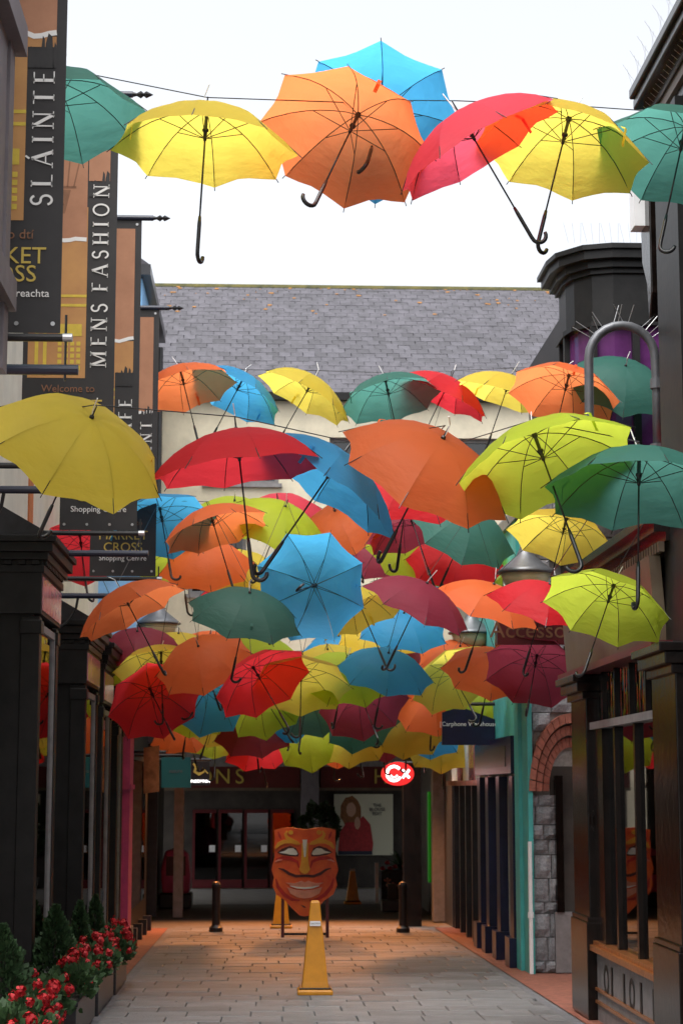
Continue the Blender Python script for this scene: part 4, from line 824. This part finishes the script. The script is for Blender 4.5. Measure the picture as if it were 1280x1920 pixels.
# tall yellow cones
def cone(x, y_, label, grp=None, h=.86):
    t = thing('caution_cone', label, 'cone', (x, y_, g(y_)), grp); a, b = .155, .045
    def sq(s, z): return [(-s, -s, z), (s, -s, z), (s, s, z), (-s, s, z)]
    def loft(secs): 
        mb = MB(); 
        for s, z in secs: mb.v += sq(s, z)
        n = len(secs)
        for i in range(n-1):
            for k in range(4): mb.f.append((i*4+k, i*4+(k+1) % 4, i*4+4+(k+1) % 4, i*4+4+k))
        mb.f += [(3, 2, 1, 0), tuple(n*4-4+k for k in range(4))]; return mb
    loft([(.13, .05), (.128, .06), (.118, .12), (b, h-.02), (b-.01, h)]).build('body', M['cone'], t, bevel=.008); loft([(.165, 0), (.165, .035), (.15, .05)]).build('base', M['cone'], t, bevel=.008)
    loft([(.146, .0505), (.15, .058), (.146, .066)]).build('rim_band', M['black'], t)
    f = MB().add([(-.052, -.0815, .63), (.052, -.0815, .63), (.05, -.077, .675), (-.05, -.077, .675)], [(0, 1, 2, 3)]); f.build('label_patch', M['white'], t); link('lettering', text_mesh('CAUTION', .02, M['black'], .0005), t, (0, -.0815, .652), (math.pi/2-.1, 0, 0))
    return t
cone(.49, 18.07, 'tall yellow caution cone standing in front of the orange mask'); cone(.27, 28.9, 'tall yellow caution cone half hidden behind the mask legs'); cone(1.73, 37.0, 'tall yellow caution cone beyond the passage near the planter', h=.66)
for x, y_ in ((-.69, 27.97), (2.03, 27.69)):
    t = thing('bollard', 'black cast bollard at the passage mouth '+('before the red doors' if x < 0 else 'beside the brown column'), 'bollard', (x, y_, g(y_)), 'bollards at the passage mouth')
    MB().lathe([(.10, 0), (.10, .06), (.075, .08), (.06, .1), (.06, .62)], 16).build('post', M['darkmetal'], t, smooth=False); MB().lathe([(.066, .62), (.07, .65), (.066, .68), (.05, .71), (.02, .725)], 16).build('cap', M['darkmetal'], t)
# planter and plants beyond the passage
def leaves(n, fn, size, q, tri=False):
    mb = MB()
    for _ in range(n):
        p, nrm = fn(q); s = size*q.uniform(.6, 1.3); a = Vector((q.uniform(-1, 1), q.uniform(-1, 1), q.uniform(-1, 1))); u = nrm.cross(a)
        if u.length < 1e-3: continue
        u = u.normalized()*s*.5; v = nrm.normalized()*s
        mb.add([p-u*.6, p+v*.4-u, p+v, p+v*.4+u, p+u*.6], [(0, 1, 2, 3, 4)])
    return mb
pl = thing('planter_box', 'black planter box printed with pale flowers beyond the passage', 'planter', (2.75, 37.8, g(37.8)))
MB().box(-.42, .45, -.25, .25, .0, .62).build('box', M['brownblack'], pl); MB().box(-.38, .41, -.21, .21, .62, .63).build('soil', M['soil'], pl)
q = random.Random(3)
for i in range(9):
    cx, cz = q.uniform(-.35, .38), q.uniform(.1, .5); mb = MB()
    for k in range(5): a = k*1.257+q.random(); mb.prism([(cx, cz), (cx+.07*math.cos(a-.35), cz+.07*math.sin(a-.35)), (cx+.09*math.cos(a), cz+.09*math.sin(a)), (cx+.07*math.cos(a+.35), cz+.07*math.sin(a+.35))], -.256, -.252)
    mb.build('printed_flower', M['m_lip'], pl)
MB().box(-.55, -.48, -.3, -.24, 0, .78).build('post', M['white'], pl)
pt = thing('palm_plant', 'spiky green palm plant with red flowers in the printed planter', 'plant', (2.75, 37.8, g(37.8)+.63)); mb = MB()
for i in range(60):
    a = q.uniform(0, 6.28); el_ = q.uniform(.2, 1.3); L = q.uniform(.45, .75); pts = [Vector((0, 0, 0))+Vector((math.cos(a)*math.cos(el_)*t, math.sin(a)*math.cos(el_)*t, math.sin(el_)*t-.5*t*t)) for t in (0, L*.35, L*.7, L)]
    sd_ = Vector((-math.sin(a), math.cos(a), 0)); 
    for j in range(3): w0, w1 = (.012, .022, .018, .002)[j], (.012, .022, .018, .002)[j+1]; mb.add([pts[j]-sd_*w0, pts[j]+sd_*w0, pts[j+1]+sd_*w1, pts[j+1]-sd_*w1], [(0, 1, 2, 3)])
mb.build('fronds', M['leaf2'], pt)
flm = MB()
q2 = random.Random(5)
for i in range(46):
    p = Vector((q2.gauss(0, 1), q2.gauss(0, 1), q2.gauss(0, 1))).normalized(); u = p.orthogonal().normalized()*.011; v = p.cross(u).normalized()*.011; c_ = Vector((p.x*1.25, p.y*1.25, p.z*.8))*q2.uniform(.010, .040)
    flm.add([c_-u-v, c_+u-v*.6, c_+u*.8+v, c_-u*.6+v], [(0, 1, 2, 3)])
flower_me = flm.mesh('flower', M['petal'])
for i in range(7): o = link('flower', flower_me, pt, (q.uniform(-.4, .4), q.uniform(-.25, 0), q.uniform(.02, .15))); o.scale = (1.4,)*3
tp_ = thing('potted_bush', 'dark leafy bush behind the mask by the grey column', 'plant', (1.12, 38.5, g(38.5)))
MB().lathe([(.2, 0), (.26, .45), (.28, .46)], 14).build('pot', M['darkmetal'], tp_)
MB().tube([(0, 0, .4), (0, 0, 1.4)], .03, 6).build('stem', M['soil'], tp_)
def ball(q_): v = Vector((q_.gauss(0, 1), q_.gauss(0, 1), q_.gauss(0, 1))).normalized(); r = q_.uniform(.5, 1)**.5; lump = 1+.12*math.sin(v.x*7+v.z*5); return Vector((v.x*.36*r*lump, v.y*.36*r*lump, 1.35+v.z*.6*r*lump)), v
leaves(1300, ball, .09, random.Random(9)).build('foliage', M['leaf2'], tp_)
st = thing('sign_base', 'black block base with short post beside the planter', 'sign base', (2.3, 34.0, g(34))); MB().box(-.2, .2, -.2, .2, 0, .2).build('block', M['darkmetal'], st, bevel=.02); MB().box(-.08, .08, -.05, .05, .2, .48).build('post', M['brownblack'], st)
rd = thing('kiddie_ride', 'small pink and black coin ride by the passage wall', 'ride', (-1.62, 35.5, g(35.5)))
MB().box(-.3, .3, -.35, .35, 0, .28).build('base', M['darkmetal'], rd, bevel=.03); MB().prism([(-.25, .28), (.25, .28), (.28, .6), (.22, 1.0), (.05, 1.1), (-.2, 1.05), (-.28, .7)], -.25, .25).build('body', M['pink'], rd, bevel=.04); MB().box(-.18, .18, -.262, -.252, .6, .95).build('panel', M['dkred'], rd)
# planters with conifers and geraniums along the shop bays
q = random.Random(21)
def cone_pts(h, r):
    def f(q_):
        t = q_.random()**1.3; a = q_.uniform(0, 6.28); rr = r*(1-t)**.75*q_.uniform(.6, 1.12)*(1+.2*math.sin(a*3+t*11)+.14*math.sin(a*2-t*23))
        return Vector((rr*math.cos(a), rr*math.sin(a), .04+t*h)), Vector((math.cos(a)*.8, math.sin(a)*.8, .9))
    return f
cl_ = ['clipped conifer in the trough nearest the banner corner', 'bushy conifer shrub rising behind red geraniums', 'slim conifer between geraniums and black shop bay', 'small slim conifer at the end of the flower troughs']
for i, (y0, y1) in enumerate(((11.2, 13.0), (14.3, 15.9), (16.2, 17.8), (18.1, 19.5))):
    yc = (y0+y1)/2; zg = g(yc)
    t = thing('flower_trough', 'low dark flower trough holding the %s' % ['clipped conifer by the banner corner', 'bushy conifer', 'slim conifer', 'small slim conifer'][i], 'planter', (-1.57, yc, zg), 'flower troughs along the shop bays')
    MB().box(-.19, .19, y0-yc, y1-yc, 0, .26).box(-.205, .205, y0-yc-.015, y1-yc+.015, .26, .30).build('trough', M['charcoal'], t, bevel=.008); MB().box(-.18, .18, y0-yc+.02, y1-yc-.02, .30, .305).build('soil', M['soil'], t)
    cy, h, r = ((12.0, .62, .25), (15.1, .60, .21), (17.05, .55, .13), (18.6, .55, .12))[i]
    c = thing('conifer', cl_[i], 'shrub', (-1.63, cy, zg+.3)); MB().tube([(0, 0, 0), (0, 0, h*.8)], [.02, .006], 6).build('trunk', M['soil'], c)
    leaves(int(2600*(r/.24)), cone_pts(h, r), .034, random.Random(i)).build('foliage', M['leaf'], c)
    n = 6
    for k in range(n):
        yy = y0+.12+(y1-y0-.24)*k/(n-1); px_ = -1.47+q.uniform(-.05, .06)
        gt = thing('geranium', 'red geranium flowering in the trough with the %s' % ['clipped conifer by the banner corner', 'bushy conifer', 'slim conifer', 'small slim conifer'][i], 'plant', (px_, yy, zg+.3), 'red geraniums in the troughs'); qq = random.Random(k+i*10)
        def bush(q_): v = Vector((q_.gauss(0, 1), q_.gauss(0, 1), abs(q_.gauss(0, 1))-.35)).normalized(); rr = q_.uniform(.55, 1); return Vector((v.x*.17*rr, v.y*.2*rr, .08+v.z*.19*rr)), (v+Vector((0, 0, .4)))
        leaves(230, bush, .052, qq).build('leaves', M['leaf2'], gt)
        for j in range(qq.randint(3, 6)):
            v = Vector((qq.uniform(-.3, 1), qq.uniform(-1, .9), qq.uniform(-.2, 1))).normalized(); o = link('flower', flower_me, gt, (v.x*.19, v.y*.21, .1+v.z*.22)); o.scale = (qq.uniform(.75, 1.25),)*3; o.rotation_euler = (qq.uniform(0, 3), qq.uniform(0, 3), 0)
